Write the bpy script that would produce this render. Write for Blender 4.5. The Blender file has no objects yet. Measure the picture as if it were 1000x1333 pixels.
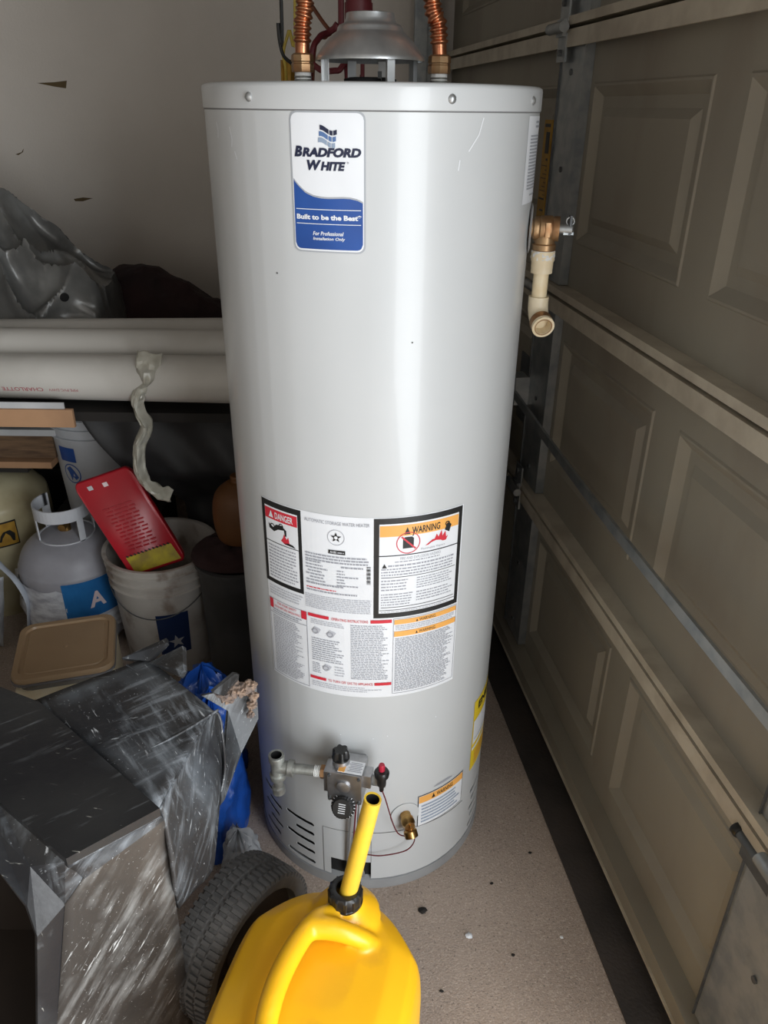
import bpy, bmesh, math, random
from mathutils import Vector, Matrix, noise
from mathutils.bvhtree import BVHTree
random.seed(7)
C = bpy.context.scene.collection
# ------------------------------------------------------------------ camera
H = 1.45; FZ = -0.03
F = 1004.0; PX, PY = 500.0, 666.5
_n = Vector((477 - PX, 2583 - PY, F)).normalized()
UPc = -_n
_z = Vector((0, 0, 1)); YC = (_z - UPc * _z.dot(UPc)).normalized(); XC = YC.cross(UPc)
if XC.x < 0: XC = -XC
def ray(px, py):
    r = Vector((px - PX, py - PY, F)); return Vector((r.dot(XC), r.dot(YC), r.dot(UPc)))
def at(px, py, Y):          # world point on the plane y = Y
    r = ray(px, py) / 1.0; k = Y / r.y; return Vector((r.x * k, Y, r.z * k + H))
def onz(px, py, z):         # world point on the plane z
    r = ray(px, py); k = (z - H) / r.z; return Vector((r.x * k, r.y * k, z))
cam_d = bpy.data.cameras.new('camera'); cam = bpy.data.objects.new('camera', cam_d); C.objects.link(cam)
right = Vector((XC[0], YC[0], UPc[0])); down = Vector((XC[1], YC[1], UPc[1])); fwd = Vector((XC[2], YC[2], UPc[2]))
M = Matrix((right, -down, -fwd)).transposed().to_4x4(); M.translation = (0, 0, H)
cam.matrix_world = M
cam_d.sensor_fit = 'VERTICAL'; cam_d.sensor_height = 36.0; cam_d.lens = 36.0 * F / 1333.0
cam_d.clip_start = 0.02
bpy.context.scene.camera = cam
# ------------------------------------------------------------------ world, lights, exposure
DV = Vector((-0.146, 0.989, 0)).normalized(); NV = Vector((DV.y, -DV.x, 0)); PD = 0.681
def dr(a, s, z): return DV * a + NV * (PD - s) + Vector((0, 0, z))   # along door, inward offset, height
w = bpy.data.worlds.new('world'); bpy.context.scene.world = w; w.use_nodes = True
w.node_tree.nodes['Background'].inputs[0].default_value = (0.80, 0.90, 1.0, 1)
w.node_tree.nodes['Background'].inputs[1].default_value = 1.0
def area(name, loc, direction, sx, sy, power, col):
    l = bpy.data.lights.new(name, 'AREA'); l.shape = 'RECTANGLE'; l.size = sx; l.size_y = sy; l.energy = power; l.color = col
    o = bpy.data.objects.new(name, l); C.objects.link(o); o.location = loc
    o.rotation_euler = Vector(direction).to_track_quat('-Z', 'Y').to_euler(); return o
area('open_door_daylight', dr(-1.0, -0.05, 1.08), -NV, 2.4, 2.05, 130, (0.94, 0.975, 1.0))
area('rear_fill_light', (-1.0, -2.2, 1.4), (0.25, 1, -0.10), 1.8, 1.5, 14, (1.0, 0.97, 0.93))  # added soft fill from behind the camera, no actual window there
vs = bpy.context.scene.view_settings
vs.view_transform = 'Standard'; vs.look = 'None'; vs.gamma = 1; vs.use_curve_mapping = False; vs.exposure = 0.0
# ------------------------------------------------------------------ materials
def mat(name, c, rough=0.6, metal=0.0, c2=None, scale=8.0, amt=1.0, bump=0.0, bscale=60.0, stretch=(1, 1, 1), lo=0.4, hi=0.65, spec=0.5, coat=0.0, alpha=1.0, trans=0.0, emit=None):
    m = bpy.data.materials.new(name); m.use_nodes = True
    nt = m.node_tree; b = nt.nodes['Principled BSDF']
    b.inputs['Roughness'].default_value = rough; b.inputs['Metallic'].default_value = metal
    b.inputs['Specular IOR Level'].default_value = spec; b.inputs['Coat Weight'].default_value = coat
    b.inputs['Alpha'].default_value = alpha; b.inputs['Transmission Weight'].default_value = trans
    c2 = c2 or tuple(x * 0.8 for x in c)
    tc = nt.nodes.new('ShaderNodeTexCoord'); mp = nt.nodes.new('ShaderNodeMapping'); mp.inputs['Scale'].default_value = stretch
    nt.links.new(tc.outputs['Object'], mp.inputs['Vector'])
    n = nt.nodes.new('ShaderNodeTexNoise'); n.inputs['Scale'].default_value = scale; n.inputs['Detail'].default_value = 6
    nt.links.new(mp.outputs[0], n.inputs['Vector'])
    r = nt.nodes.new('ShaderNodeValToRGB'); r.color_ramp.elements[0].position = lo; r.color_ramp.elements[1].position = hi
    r.color_ramp.elements[0].color = (*c, 1); r.color_ramp.elements[1].color = (*[a + (q - a) * amt for a, q in zip(c, c2)], 1)
    nt.links.new(n.outputs['Fac'], r.inputs[0]); nt.links.new(r.outputs[0], b.inputs['Base Color'])
    if bump:
        n2 = nt.nodes.new('ShaderNodeTexNoise'); n2.inputs['Scale'].default_value = bscale; n2.inputs['Detail'].default_value = 5
        nt.links.new(tc.outputs['Object'], n2.inputs['Vector'])
        bp = nt.nodes.new('ShaderNodeBump'); bp.inputs['Strength'].default_value = min(1, bump); bp.inputs['Distance'].default_value = 0.004
        nt.links.new(n2.outputs['Fac'], bp.inputs['Height']); nt.links.new(bp.outputs[0], b.inputs['Normal'])
    m['ramp'] = r.name; m['mp'] = mp.name
    return m
def overlay(m, col, scale, stretch, lo, hi, rot=(0, 0, 0), detail=4, amount=1.0):
    """mixes marks (scratches, splashes, dust) over a material's base colour"""
    nt = m.node_tree; b = nt.nodes['Principled BSDF']; old = b.inputs['Base Color'].links[0].from_socket
    tc = nt.nodes.new('ShaderNodeTexCoord')
    r0 = nt.nodes.new('ShaderNodeMapping'); r0.inputs['Rotation'].default_value = rot
    nt.links.new(tc.outputs['Object'], r0.inputs['Vector'])
    mp = nt.nodes.new('ShaderNodeMapping'); mp.inputs['Scale'].default_value = stretch
    nt.links.new(r0.outputs[0], mp.inputs['Vector'])
    n = nt.nodes.new('ShaderNodeTexNoise'); n.inputs['Scale'].default_value = scale; n.inputs['Detail'].default_value = detail
    nt.links.new(mp.outputs[0], n.inputs['Vector'])
    mr = nt.nodes.new('ShaderNodeMapRange'); mr.inputs['From Min'].default_value = lo; mr.inputs['From Max'].default_value = hi
    mr.inputs['To Max'].default_value = amount
    nt.links.new(n.outputs['Fac'], mr.inputs['Value'])
    mx = nt.nodes.new('ShaderNodeMix'); mx.data_type = 'RGBA'
    nt.links.new(mr.outputs[0], mx.inputs[0]); nt.links.new(old, mx.inputs[6]); mx.inputs[7].default_value = (*col, 1)
    nt.links.new(mx.outputs[2], b.inputs['Base Color']); return m
def flat(name, c, rough=0.5, **k): return mat(name, c, rough, c2=tuple(x * 0.93 for x in c), **k)

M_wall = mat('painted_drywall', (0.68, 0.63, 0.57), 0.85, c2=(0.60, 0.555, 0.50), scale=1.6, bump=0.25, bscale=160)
M_ceil = mat('ceiling_paint', (0.22, 0.20, 0.18), 0.9)  # unseen ceiling, colour kept dark to hold back ambient light
M_wall2 = mat('dim_unseen_drywall', (0.22, 0.20, 0.175), 0.9)  # unseen walls, colour darkened to cut the bounce light
M_floor = mat('garage_concrete', (0.44, 0.355, 0.295), 0.8, c2=(0.32, 0.255, 0.21), scale=3.5, bump=0.45, bscale=320, lo=0.35, hi=0.7)
overlay(M_floor, (0.60, 0.50, 0.43), 280, (1, 1, 1), 0.52, 0.68, amount=0.6)
overlay(M_floor, (0.10, 0.085, 0.075), 210, (1, 1, 1), 0.6, 0.72, amount=0.7)
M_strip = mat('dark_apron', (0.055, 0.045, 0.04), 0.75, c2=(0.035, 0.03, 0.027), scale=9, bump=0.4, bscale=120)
M_door = mat('door_steel_tan', (0.32, 0.295, 0.235), 0.55, c2=(0.26, 0.235, 0.19), scale=3, lo=0.3, hi=0.75)
overlay(M_door, (0.22, 0.18, 0.14), 6, (1, 1, 0.4), 0.52, 0.75, amount=0.5)
M_rail = mat('door_lip_lit_tan', (0.55, 0.50, 0.40), 0.5, c2=(0.42, 0.37, 0.29), scale=14)  # door tan made lighter for the light its lips catch
M_galv = mat('galvanised_steel', (0.42, 0.44, 0.44), 0.42, 0.75, c2=(0.30, 0.33, 0.35), scale=26, bump=0.1)
M_galv_dk = mat('dull_galvanised_steel', (0.14, 0.15, 0.155), 0.5, 0.6, c2=(0.09, 0.095, 0.10), scale=20)
M_tank = mat('enamel_light_grey', (0.55, 0.565, 0.57), 0.32, c2=(0.53, 0.545, 0.55), scale=3, coat=0.18)
M_tankin = flat('inside_dark', (0.006, 0.006, 0.006), 0.9)
M_base = mat('base_pan_grey', (0.36, 0.37, 0.38), 0.5, 0.3)
M_seam = flat('seam_shadow_line', (0.20, 0.20, 0.20), 0.6)
M_white = flat('label_white', (0.78, 0.80, 0.83), 0.4)
M_border = flat('label_silver_border', (0.38, 0.40, 0.43), 0.35)
M_blue = mat('label_blue', (0.018, 0.080, 0.32), 0.35, c2=(0.014, 0.062, 0.26), scale=12)
M_navy = flat('label_navy', (0.012, 0.017, 0.05), 0.4)
M_blue2 = flat('label_mid_blue', (0.09, 0.17, 0.36), 0.4)
M_blue3 = flat('label_pale_blue', (0.27, 0.34, 0.45), 0.4)
M_black = flat('print_black', (0.012, 0.012, 0.012), 0.5)
M_print = flat('fine_print_grey', (0.33, 0.34, 0.38), 0.5)
M_print2 = flat('fine_print_pale', (0.50, 0.51, 0.55), 0.5)
M_red = flat('print_red', (0.62, 0.03, 0.05), 0.45)
M_orange = flat('print_orange', (0.86, 0.42, 0.10), 0.45)
M_yellow = flat('label_yellow', (0.85, 0.62, 0.03), 0.4)
M_amber = mat('old_yellow_sticker', (0.42, 0.24, 0.03), 0.6, c2=(0.30, 0.16, 0.02), scale=30)
M_copper = mat('copper', (0.62, 0.27, 0.14), 0.32, 1.0, c2=(0.45, 0.17, 0.09), scale=60)
M_brass = mat('brass', (0.52, 0.33, 0.12), 0.28, 1.0, c2=(0.36, 0.20, 0.07), scale=50)
M_bronze = mat('bronze', (0.40, 0.26, 0.14), 0.42, 0.85, c2=(0.33, 0.17, 0.08), scale=40)
M_zinc = mat('zinc_hood', (0.62, 0.64, 0.65), 0.38, 0.85, c2=(0.45, 0.47, 0.48), scale=18)
M_alu = mat('cast_aluminium', (0.48, 0.48, 0.49), 0.35, 0.9, c2=(0.36, 0.36, 0.37), scale=40)
M_iron = mat('galvanised_iron_pipe', (0.30, 0.30, 0.28), 0.5, 0.7, c2=(0.48, 0.50, 0.47), scale=45, bump=0.4, bscale=90)
M_bplas = mat('black_knob_plastic', (0.012, 0.012, 0.012), 0.35)
M_redplas = mat('red_button_plastic', (0.45, 0.02, 0.05), 0.3)
M_cpvc = mat('aged_cpvc', (0.72, 0.56, 0.32), 0.4, c2=(0.80, 0.70, 0.50), scale=22)
overlay(M_cpvc, (0.50, 0.22, 0.03), 25, (1, 1, 0.25), 0.62, 0.68)
M_ivory = mat('ivory_fitting', (0.76, 0.66, 0.48), 0.4, c2=(0.70, 0.58, 0.38), scale=30)
M_tape = mat('thread_tape', (0.80, 0.80, 0.78), 0.7, bump=0.8, bscale=120)
M_pvc = mat('white_pvc', (0.60, 0.58, 0.54), 0.35, c2=(0.52, 0.50, 0.46), scale=5)
M_pvcred = flat('pipe_red_print', (0.42, 0.10, 0.12), 0.5)
M_film = mat('crumpled_clear_film', (0.62, 0.60, 0.52), 0.2, c2=(0.48, 0.46, 0.38), scale=30, bump=0.8, bscale=45, alpha=0.72)
M_card = mat('cardboard', (0.42, 0.24, 0.13), 0.85, c2=(0.35, 0.20, 0.11), scale=8)
M_paper = mat('white_paper', (0.50, 0.51, 0.52), 0.8)
M_wood = mat('brown_wood', (0.16, 0.095, 0.05), 0.7, c2=(0.08, 0.045, 0.025), scale=12, stretch=(1, 8, 8))
M_darkwood = mat('dark_wood', (0.018, 0.015, 0.013), 0.85)
M_bsheet = mat('black_sheeting', (0.022, 0.022, 0.024), 0.55, c2=(0.035, 0.035, 0.036), scale=10, bump=0.4, bscale=18)
M_tarp = mat('silver_tarp', (0.14, 0.14, 0.135), 0.34, 0.25, c2=(0.24, 0.24, 0.23), scale=9, bump=0.5, bscale=22)
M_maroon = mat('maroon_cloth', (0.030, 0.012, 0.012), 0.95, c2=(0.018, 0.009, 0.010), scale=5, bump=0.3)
M_navycloth = mat('navy_cloth', (0.012, 0.012, 0.02), 0.95)
M_prop = mat('propane_grey_paint', (0.36, 0.36, 0.40), 0.45, c2=(0.30, 0.30, 0.33), scale=10)
M_propw = mat('propane_white_collar', (0.62, 0.64, 0.68), 0.4)
M_sleeve = mat('torn_sleeve', (0.62, 0.64, 0.68), 0.45, c2=(0.40, 0.41, 0.46), scale=24, stretch=(1, 1, 2.5), bump=0.8, bscale=40)
M_pblue = mat('sleeve_blue', (0.02, 0.16, 0.42), 0.4, c2=(0.01, 0.10, 0.30), scale=9)
M_pink = flat('sleeve_letter', (0.75, 0.62, 0.63), 0.5)
M_bucket = mat('dirty_white_bucket', (0.52, 0.49, 0.45), 0.5, c2=(0.34, 0.29, 0.25), scale=8, lo=0.45, hi=0.75)
overlay(M_bucket, (0.20, 0.14, 0.10), 14, (1, 1, 0.7), 0.57, 0.68, amount=0.7)
M_bucket2 = mat('white_bucket', (0.50, 0.52, 0.55), 0.5, c2=(0.42, 0.43, 0.45), scale=6)
M_bnavy = mat('bucket_label_navy', (0.010, 0.028, 0.10), 0.4)
M_star = flat('label_star', (0.42, 0.42, 0.44), 0.5)
M_redcase = mat('red_case_plastic', (0.50, 0.012, 0.025), 0.28, c2=(0.38, 0.01, 0.02), scale=9)
M_label_y = mat('case_yellow_label', (0.50, 0.40, 0.02), 0.4, c2=(0.30, 0.22, 0.03), scale=28, stretch=(1, 1, 1))
M_tan = mat('tan_lid', (0.42, 0.29, 0.17), 0.4, c2=(0.37, 0.25, 0.145), scale=5)
M_tub = mat('clear_grey_tub', (0.20, 0.20, 0.21), 0.3, c2=(0.15, 0.14, 0.14), scale=7)
M_pail = mat('shade_darkened_pail', (0.07, 0.07, 0.072), 0.6, c2=(0.045, 0.045, 0.045))  # grey pail, corner shadow put into its colour
M_cream = mat('cream_plastic', (0.55, 0.50, 0.33), 0.4, c2=(0.38, 0.32, 0.19), scale=6)
M_strap = mat('pale_strap', (0.55, 0.60, 0.68), 0.5)
M_bin = mat('scuffed_black_plastic', (0.022, 0.023, 0.026), 0.42, c2=(0.045, 0.042, 0.040), scale=5, bump=0.35, bscale=30)
def streaks(m, col, axis, normal, sa, sb, lo, hi, amount):
    nt = m.node_tree; bs = nt.nodes['Principled BSDF']; old = bs.inputs['Base Color'].links[0].from_socket
    axis = Vector(axis).normalized(); normal = Vector(normal).normalized(); perp = axis.cross(normal).normalized()
    tc = nt.nodes.new('ShaderNodeTexCoord'); cb_ = nt.nodes.new('ShaderNodeCombineXYZ')
    for k, (d_, sc) in enumerate(((axis, sa), (perp, sb), (normal, sa))):
        vm = nt.nodes.new('ShaderNodeVectorMath'); vm.operation = 'DOT_PRODUCT'; nt.links.new(tc.outputs['Object'], vm.inputs[0]); vm.inputs[1].default_value = d_ * sc
        nt.links.new(vm.outputs['Value'], cb_.inputs[k])
    n = nt.nodes.new('ShaderNodeTexNoise'); n.inputs['Scale'].default_value = 1; n.inputs['Detail'].default_value = 5; n.inputs['Roughness'].default_value = .62
    nt.links.new(cb_.outputs[0], n.inputs['Vector'])
    mr = nt.nodes.new('ShaderNodeMapRange'); mr.inputs['From Min'].default_value = lo; mr.inputs['From Max'].default_value = hi; mr.inputs['To Max'].default_value = amount
    nt.links.new(n.outputs['Fac'], mr.inputs['Value'])
    pn = nt.nodes.new('ShaderNodeTexNoise'); pn.inputs['Scale'].default_value = 8 + sb * .03; pn.inputs['Detail'].default_value = 4; nt.links.new(tc.outputs['Object'], pn.inputs['Vector'])
    pm = nt.nodes.new('ShaderNodeMapRange'); pm.inputs['From Min'].default_value = .44; pm.inputs['From Max'].default_value = .60; nt.links.new(pn.outputs['Fac'], pm.inputs['Value'])
    ml = nt.nodes.new('ShaderNodeMath'); ml.operation = 'MULTIPLY'; nt.links.new(mr.outputs[0], ml.inputs[0]); nt.links.new(pm.outputs[0], ml.inputs[1])
    mx = nt.nodes.new('ShaderNodeMix'); mx.data_type = 'RGBA'; nt.links.new(ml.outputs[0], mx.inputs[0]); nt.links.new(old, mx.inputs[6]); mx.inputs[7].default_value = (*col, 1)
    nt.links.new(mx.outputs[2], bs.inputs['Base Color'])
_t = Vector((.77, .64, 0)); _n = Vector((.64, -.77, 0)); _dg = _t * .62 + Vector((0, 0, .78))
overlay(M_bin, (0.22, 0.25, 0.28), 7, (1, 1, 1), 0.50, 0.76, detail=9, amount=0.5)
streaks(M_bin, (0.30, 0.33, 0.36), _dg, _n, 9, 70, .50, .66, .6)
streaks(M_bin, (0.32, 0.35, 0.38), Vector((.8, .6, 0)), (0, 0, 1), 9, 60, .52, .68, .55)
streaks(M_bin, (0.62, 0.64, 0.66), _dg, _n, 28, 190, .63, .68, .8)
streaks(M_bin, (0.55, 0.58, 0.60), Vector((.9, .3, 0)), (0, 0, 1), 30, 170, .65, .70, .7)
overlay(M_bin, (0.50, 0.52, 0.54), 260, (1, 1, 1), 0.68, 0.72, amount=0.6)
M_bin2 = mat('brown_stained_black_plastic', (0.042, 0.037, 0.033), 0.42, c2=(0.080, 0.068, 0.058), scale=5, bump=0.3, bscale=30)
streaks(M_bin2, (0.30, 0.30, 0.29), _dg, _n, 9, 60, .46, .66, .65)
streaks(M_bin2, (0.66, 0.67, 0.66), _dg, _n, 20, 150, .60, .66, .8)
streaks(M_bin2, (0.62, 0.62, 0.60), _t * .8 + Vector((0, 0, .3)), _n, 45, 200, .66, .70, .7)
overlay(M_bin2, (0.55, 0.55, 0.54), 300, (1, 1, 1), 0.68, 0.72, amount=0.6)
M_bintop = mat('dull_black_plastic_top', (0.016, 0.016, 0.018), 0.36, c2=(0.03, 0.03, 0.03), scale=5, bump=0.25, bscale=30)
overlay(M_bintop, (0.13, 0.14, 0.15), 6, (1, 1, 1), 0.52, 0.78, detail=9, amount=0.5)
streaks(M_bintop, (0.20, 0.21, 0.22), Vector((.8, .6, 0)), (0, 0, 1), 10, 80, .58, .70, .5)
streaks(M_bintop, (0.45, 0.44, 0.40), Vector((.95, -.1, 0)), (0, 0, 1), 30, 200, .66, .70, .7)
M_crust = mat('dried_mortar', (0.36, 0.25, 0.18), 0.95, c2=(0.16, 0.13, 0.12), scale=60, bump=1, bscale=90)
M_tire = mat('dusty_rubber', (0.075, 0.072, 0.07), 0.85, c2=(0.14, 0.135, 0.13), scale=9, bump=0.5, bscale=70)
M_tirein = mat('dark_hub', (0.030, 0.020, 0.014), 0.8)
M_bluebag = mat('blue_plastic_bag', (0.015, 0.10, 0.48), 0.35, c2=(0.01, 0.06, 0.30), scale=10, bump=0.6, bscale=30)
M_clearbag = mat('pale_plastic_bag', (0.42, 0.44, 0.47), 0.3, c2=(0.30, 0.31, 0.33), scale=15, bump=0.9, bscale=50, alpha=0.85)
M_yel = mat('yellow_can_plastic', (0.88, 0.48, 0.012), 0.34, c2=(0.84, 0.43, 0.010), scale=5, bump=0.12, bscale=25)
overlay(M_yel, (0.40, 0.20, 0.03), 9, (1, 1, 1), 0.64, 0.80, amount=0.5)
M_spout = mat('yellow_spout', (0.82, 0.55, 0.04), 0.4, c2=(0.75, 0.48, 0.05), scale=20)
M_orangejug = mat('shade_darkened_orange', (0.13, 0.05, 0.012), 0.6)  # orange lowered in colour to stand in for deep shadow
M_wblack = flat('cable_black', (0.01, 0.01, 0.01), 0.5)
M_wyel = flat('cable_yellow', (0.45, 0.33, 0.05), 0.5)
M_wred = flat('cable_red', (0.13, 0.014, 0.02), 0.5)
M_wbrown = flat('cable_brown', (0.18, 0.06, 0.03), 0.5)
M_stain = flat('wall_stain', (0.13, 0.09, 0.04), 0.9)

# ------------------------------------------------------------------ mesh builder
class MB:
    def __init__(s): s.v = []; s.f = []; s.m = []; s.mats = []
    def mi(s, m):
        if m not in s.mats: s.mats.append(m)
        return s.mats.index(m)
    def add(s, vs, fs, m):
        o = len(s.v); k = s.mi(m); s.v += [Vector(p) for p in vs]
        for f in fs: s.f.append([i + o for i in f]); s.m.append(k)
    def box(s, c, size, m, rot=None, bev=0.0):
        c = Vector(c); x, y, z = [a / 2 for a in size]; R = rot or Matrix.Identity(3)
        if not bev:
            vs = [c + R @ Vector((a * x, b * y, d * z)) for a in (-1, 1) for b in (-1, 1) for d in (-1, 1)]
            s.add(vs, [(0, 1, 3, 2), (4, 6, 7, 5), (0, 4, 5, 1), (2, 3, 7, 6), (0, 2, 6, 4), (1, 5, 7, 3)], m); return
        bm = bmesh.new(); bmesh.ops.create_cube(bm, size=1)
        for v in bm.verts: v.co = Vector((v.co.x * size[0], v.co.y * size[1], v.co.z * size[2]))
        bmesh.ops.bevel(bm, geom=bm.edges[:], offset=bev, segments=2, affect='EDGES', profile=0.7)
        bm.verts.index_update()
        s.add([c + R @ v.co for v in bm.verts], [[v.index for v in f.verts] for f in bm.faces], m); bm.free()
    def hexa(s, b, t, m):    # bottom and top quads
        s.add(list(b) + list(t), [(3, 2, 1, 0), (4, 5, 6, 7), (0, 1, 5, 4), (1, 2, 6, 5), (2, 3, 7, 6), (3, 0, 4, 7)], m)
    def lathe(s, prof, o, m, ax=(0, 0, 1), n=32, a0=0, a1=2 * math.pi, ref=None):
        ax = Vector(ax).normalized(); r = Vector(ref) if ref else (Vector((1, 0, 0)) if abs(ax.x) < 0.9 else Vector((0, 1, 0)))
        u = (r - ax * r.dot(ax)).normalized(); w_ = ax.cross(u); o = Vector(o); full = abs(a1 - a0 - 2 * math.pi) < 1e-6
        cols = n if full else n + 1; vs = []
        for (rr, h) in prof:
            for i in range(cols):
                t = a0 + (a1 - a0) * i / n; vs.append(o + ax * h + (u * math.cos(t) + w_ * math.sin(t)) * rr)
        fs = []
        for j in range(len(prof) - 1):
            for i in range(n):
                k = (i + 1) % cols if full else i + 1
                fs.append((j * cols + i, j * cols + k, (j + 1) * cols + k, (j + 1) * cols + i))
        s.add(vs, fs, m)
    def cyl(s, a, b, r, m, n=16, r2=None, cap=True):
        a = Vector(a); b = Vector(b); L = (b - a).length; r2 = r if r2 is None else r2
        p = [(r, 0), (r2, L)]
        if cap: p = [(0, 0)] + p + [(0, L)]
        s.lathe(p, a, m, b - a, n)
    def tube(s, pts, r, m, n=8, rf=None, flat=None):
        pts = [Vector(p) for p in pts]; N = len(pts); vs = []; t0 = (pts[1] - pts[0]).normalized()
        u = t0.orthogonal().normalized()
        if flat: u = (Vector(flat[0]) - t0 * Vector(flat[0]).dot(t0)).normalized()
        for i, p in enumerate(pts):
            t = (pts[min(i + 1, N - 1)] - pts[max(i - 1, 0)]).normalized()
            u = (u - t * u.dot(t)).normalized(); w_ = t.cross(u); q = rf(i / (N - 1)) if rf else r
            k = flat[1] if flat else 1.0
            for j in range(n):
                a = 2 * math.pi * j / n; vs.append(p + u * math.cos(a) * q + w_ * math.sin(a) * q * k)
        fs = [(i * n + j, i * n + (j + 1) % n, (i + 1) * n + (j + 1) % n, (i + 1) * n + j) for i in range(N - 1) for j in range(n)]
        fs.append(tuple(range(n))[::-1]); fs.append(tuple((N - 1) * n + j for j in range(n)))
        s.add(vs, fs, m)
    def grid(s, fn, nu, nv, m, wrapu=False):
        cu = nu if wrapu else nu + 1
        vs = [Vector(fn(i / nu, j / nv)) for j in range(nv + 1) for i in range(cu)]
        fs = [(j * cu + i, j * cu + (i + 1) % cu, (j + 1) * cu + (i + 1) % cu, (j + 1) * cu + i) for j in range(nv) for i in range(nu)]
        s.add(vs, fs, m)
    def build(s, name, parent=None, smooth=40, kind=None, label=None, cat=None, group=None, solid=0, fix=True):
        me = bpy.data.meshes.new(name); me.from_pydata([v[:] for v in s.v], [], s.f)
        for m in s.mats: me.materials.append(m)
        me.polygons.foreach_set('material_index', s.m)
        bm = bmesh.new(); bm.from_mesh(me); bmesh.ops.remove_doubles(bm, verts=bm.verts, dist=0.00003)
        if fix: bmesh.ops.recalc_face_normals(bm, faces=bm.faces)
        bm.to_mesh(me); bm.free()
        if smooth:
            me.polygons.foreach_set('use_smooth', [True] * len(me.polygons))
            me.set_sharp_from_angle(angle=math.radians(smooth))
        o = bpy.data.objects.new(name, me); C.objects.link(o)
        if parent:
            o.parent = parent
            if parent.type == 'EMPTY': o.matrix_parent_inverse = Matrix.Translation(-Vector(parent.location))
        if solid:
            md = o.modifiers.new('thickness', 'SOLIDIFY'); md.thickness = solid; md.offset = 0
        tag(o, label, cat, group, kind); return o
def tag(o, label=None, cat=None, group=None, kind=None):
    for k, v in (('label', label), ('category', cat), ('group', group), ('kind', kind)):
        if v: o[k] = v
    return o
def thing(name, loc, label=None, cat=None, group=None, kind=None):
    o = bpy.data.objects.new(name, None); C.objects.link(o); o.location = loc; o.empty_display_size = 0.05
    return tag(o, label, cat, group, kind)
def arc(c, r, a0, a1, u, v, n=10):
    c = Vector(c); u = Vector(u); v = Vector(v)
    return [c + u * r * math.cos(a0 + (a1 - a0) * i / n) + v * r * math.sin(a0 + (a1 - a0) * i / n) for i in range(n + 1)]
def smoothpts(pts, k=6):
    pts = [Vector(p) for p in pts]; P = [pts[0]] + pts + [pts[-1]]; out = []
    for i in range(1, len(P) - 2):
        for j in range(k):
            t = j / k; a, b, c, d = P[i - 1:i + 3]
            out.append(0.5 * ((2 * b) + (c - a) * t + (2 * a - 5 * b + 4 * c - d) * t * t + (3 * b - a - 3 * c + d) * t ** 3))
    out.append(pts[-1]); return out
def text_geo(s, shear=0.0, bold=0.0):
    cu = bpy.data.curves.new('t', 'FONT'); cu.body = s; cu.shear = shear; cu.offset = bold; cu.resolution_u = 3
    o = bpy.data.objects.new('t', cu); C.objects.link(o)
    dg = bpy.context.evaluated_depsgraph_get(); me = bpy.data.meshes.new_from_object(o.evaluated_get(dg))
    vs = [v.co.copy() for v in me.vertices]; fs = [list(p.vertices) for p in me.polygons]
    bpy.data.objects.remove(o); bpy.data.curves.remove(cu); bpy.data.meshes.remove(me)
    x0 = min(v.x for v in vs); x1 = max(v.x for v in vs); y0 = min(v.y for v in vs); y1 = max(v.y for v in vs)
    return [((v.x - x0) / (x1 - x0), (v.y - y0) / (y1 - y0)) for v in vs], fs
def ridged(p, oct=4):
    t = 0; a = 1; f = 1
    for i in range(oct): t += a * (1 - abs(noise.noise(Vector(p) * f))) ** 2; a *= 0.5; f *= 2.1
    return t
def interp(x, xs, ys):
    if x <= xs[0]: return ys[0]
    for i in range(len(xs) - 1):
        if x <= xs[i + 1]: return ys[i] + (ys[i + 1] - ys[i]) * (x - xs[i]) / (xs[i + 1] - xs[i])
    return ys[-1]

# ------------------------------------------------------------------ room shell
BK = 3.10; LW = 2.3     # back wall distance along the door, room width
def rp(a, s, z): return dr(a, s, z)
b = MB(); b.hexa([rp(-3.6, -0.12, FZ - .05), rp(BK + .1, -0.12, FZ - .05), rp(BK + .1, LW + .7, FZ - .05), rp(-3.6, LW + .7, FZ - .05)],
                 [rp(-3.6, -0.12, FZ), rp(BK + .1, -0.12, FZ), rp(BK + .1, LW + .7, FZ), rp(-3.6, LW + .7, FZ)], M_floor)
b.build('floor', kind='structure', smooth=0)
def wallbox(name, a0, a1, s0, s1, z0, z1, m=M_wall):
    b = MB(); b.hexa([rp(a0, s0, z0), rp(a1, s0, z0), rp(a1, s1, z0), rp(a0, s1, z0)], [rp(a0, s0, z1), rp(a1, s0, z1), rp(a1, s1, z1), rp(a0, s1, z1)], m)
    return b.build(name, kind='structure', smooth=0)
wb = wallbox('wall_back', BK, BK + 0.1, -0.12, LW + .1, FZ, 2.5)
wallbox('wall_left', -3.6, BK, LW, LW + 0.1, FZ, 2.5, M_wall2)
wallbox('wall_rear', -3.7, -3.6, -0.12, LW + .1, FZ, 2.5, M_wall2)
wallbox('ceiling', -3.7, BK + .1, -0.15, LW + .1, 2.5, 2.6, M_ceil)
b = MB()
for a0, a1, z0, z1 in ((-3.6, BK, 2.15, 2.5), (0.24, 0.50, FZ, 2.15), (-3.6, -2.25, FZ, 2.15)):
    b.hexa([rp(a0, -.10, z0), rp(a1, -.10, z0), rp(a1, 0, z0), rp(a0, 0, z0)], [rp(a0, -.10, z1), rp(a1, -.10, z1), rp(a1, 0, z1), rp(a0, 0, z1)], M_wall)
b.build('wall_right', kind='structure', smooth=0)
for pts in ([(48, 108), (70, 107), (87, 105), (86, 115), (72, 113)], [(96, 259), (108, 257), (121, 258), (108, 262), (98, 262)], [(20, 201), (28, 198), (31, 193), (30, 198), (24, 202)]):
    b = MB(); vs = []
    for p in pts:
        r = ray(*p); k = (BK - 0.001) / r.dot(DV); vs.append(Vector((0, 0, H)) + r * k)
    b.add(vs, [list(range(len(vs)))], M_stain); b.build('scuff_mark', wb, smooth=0)
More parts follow.
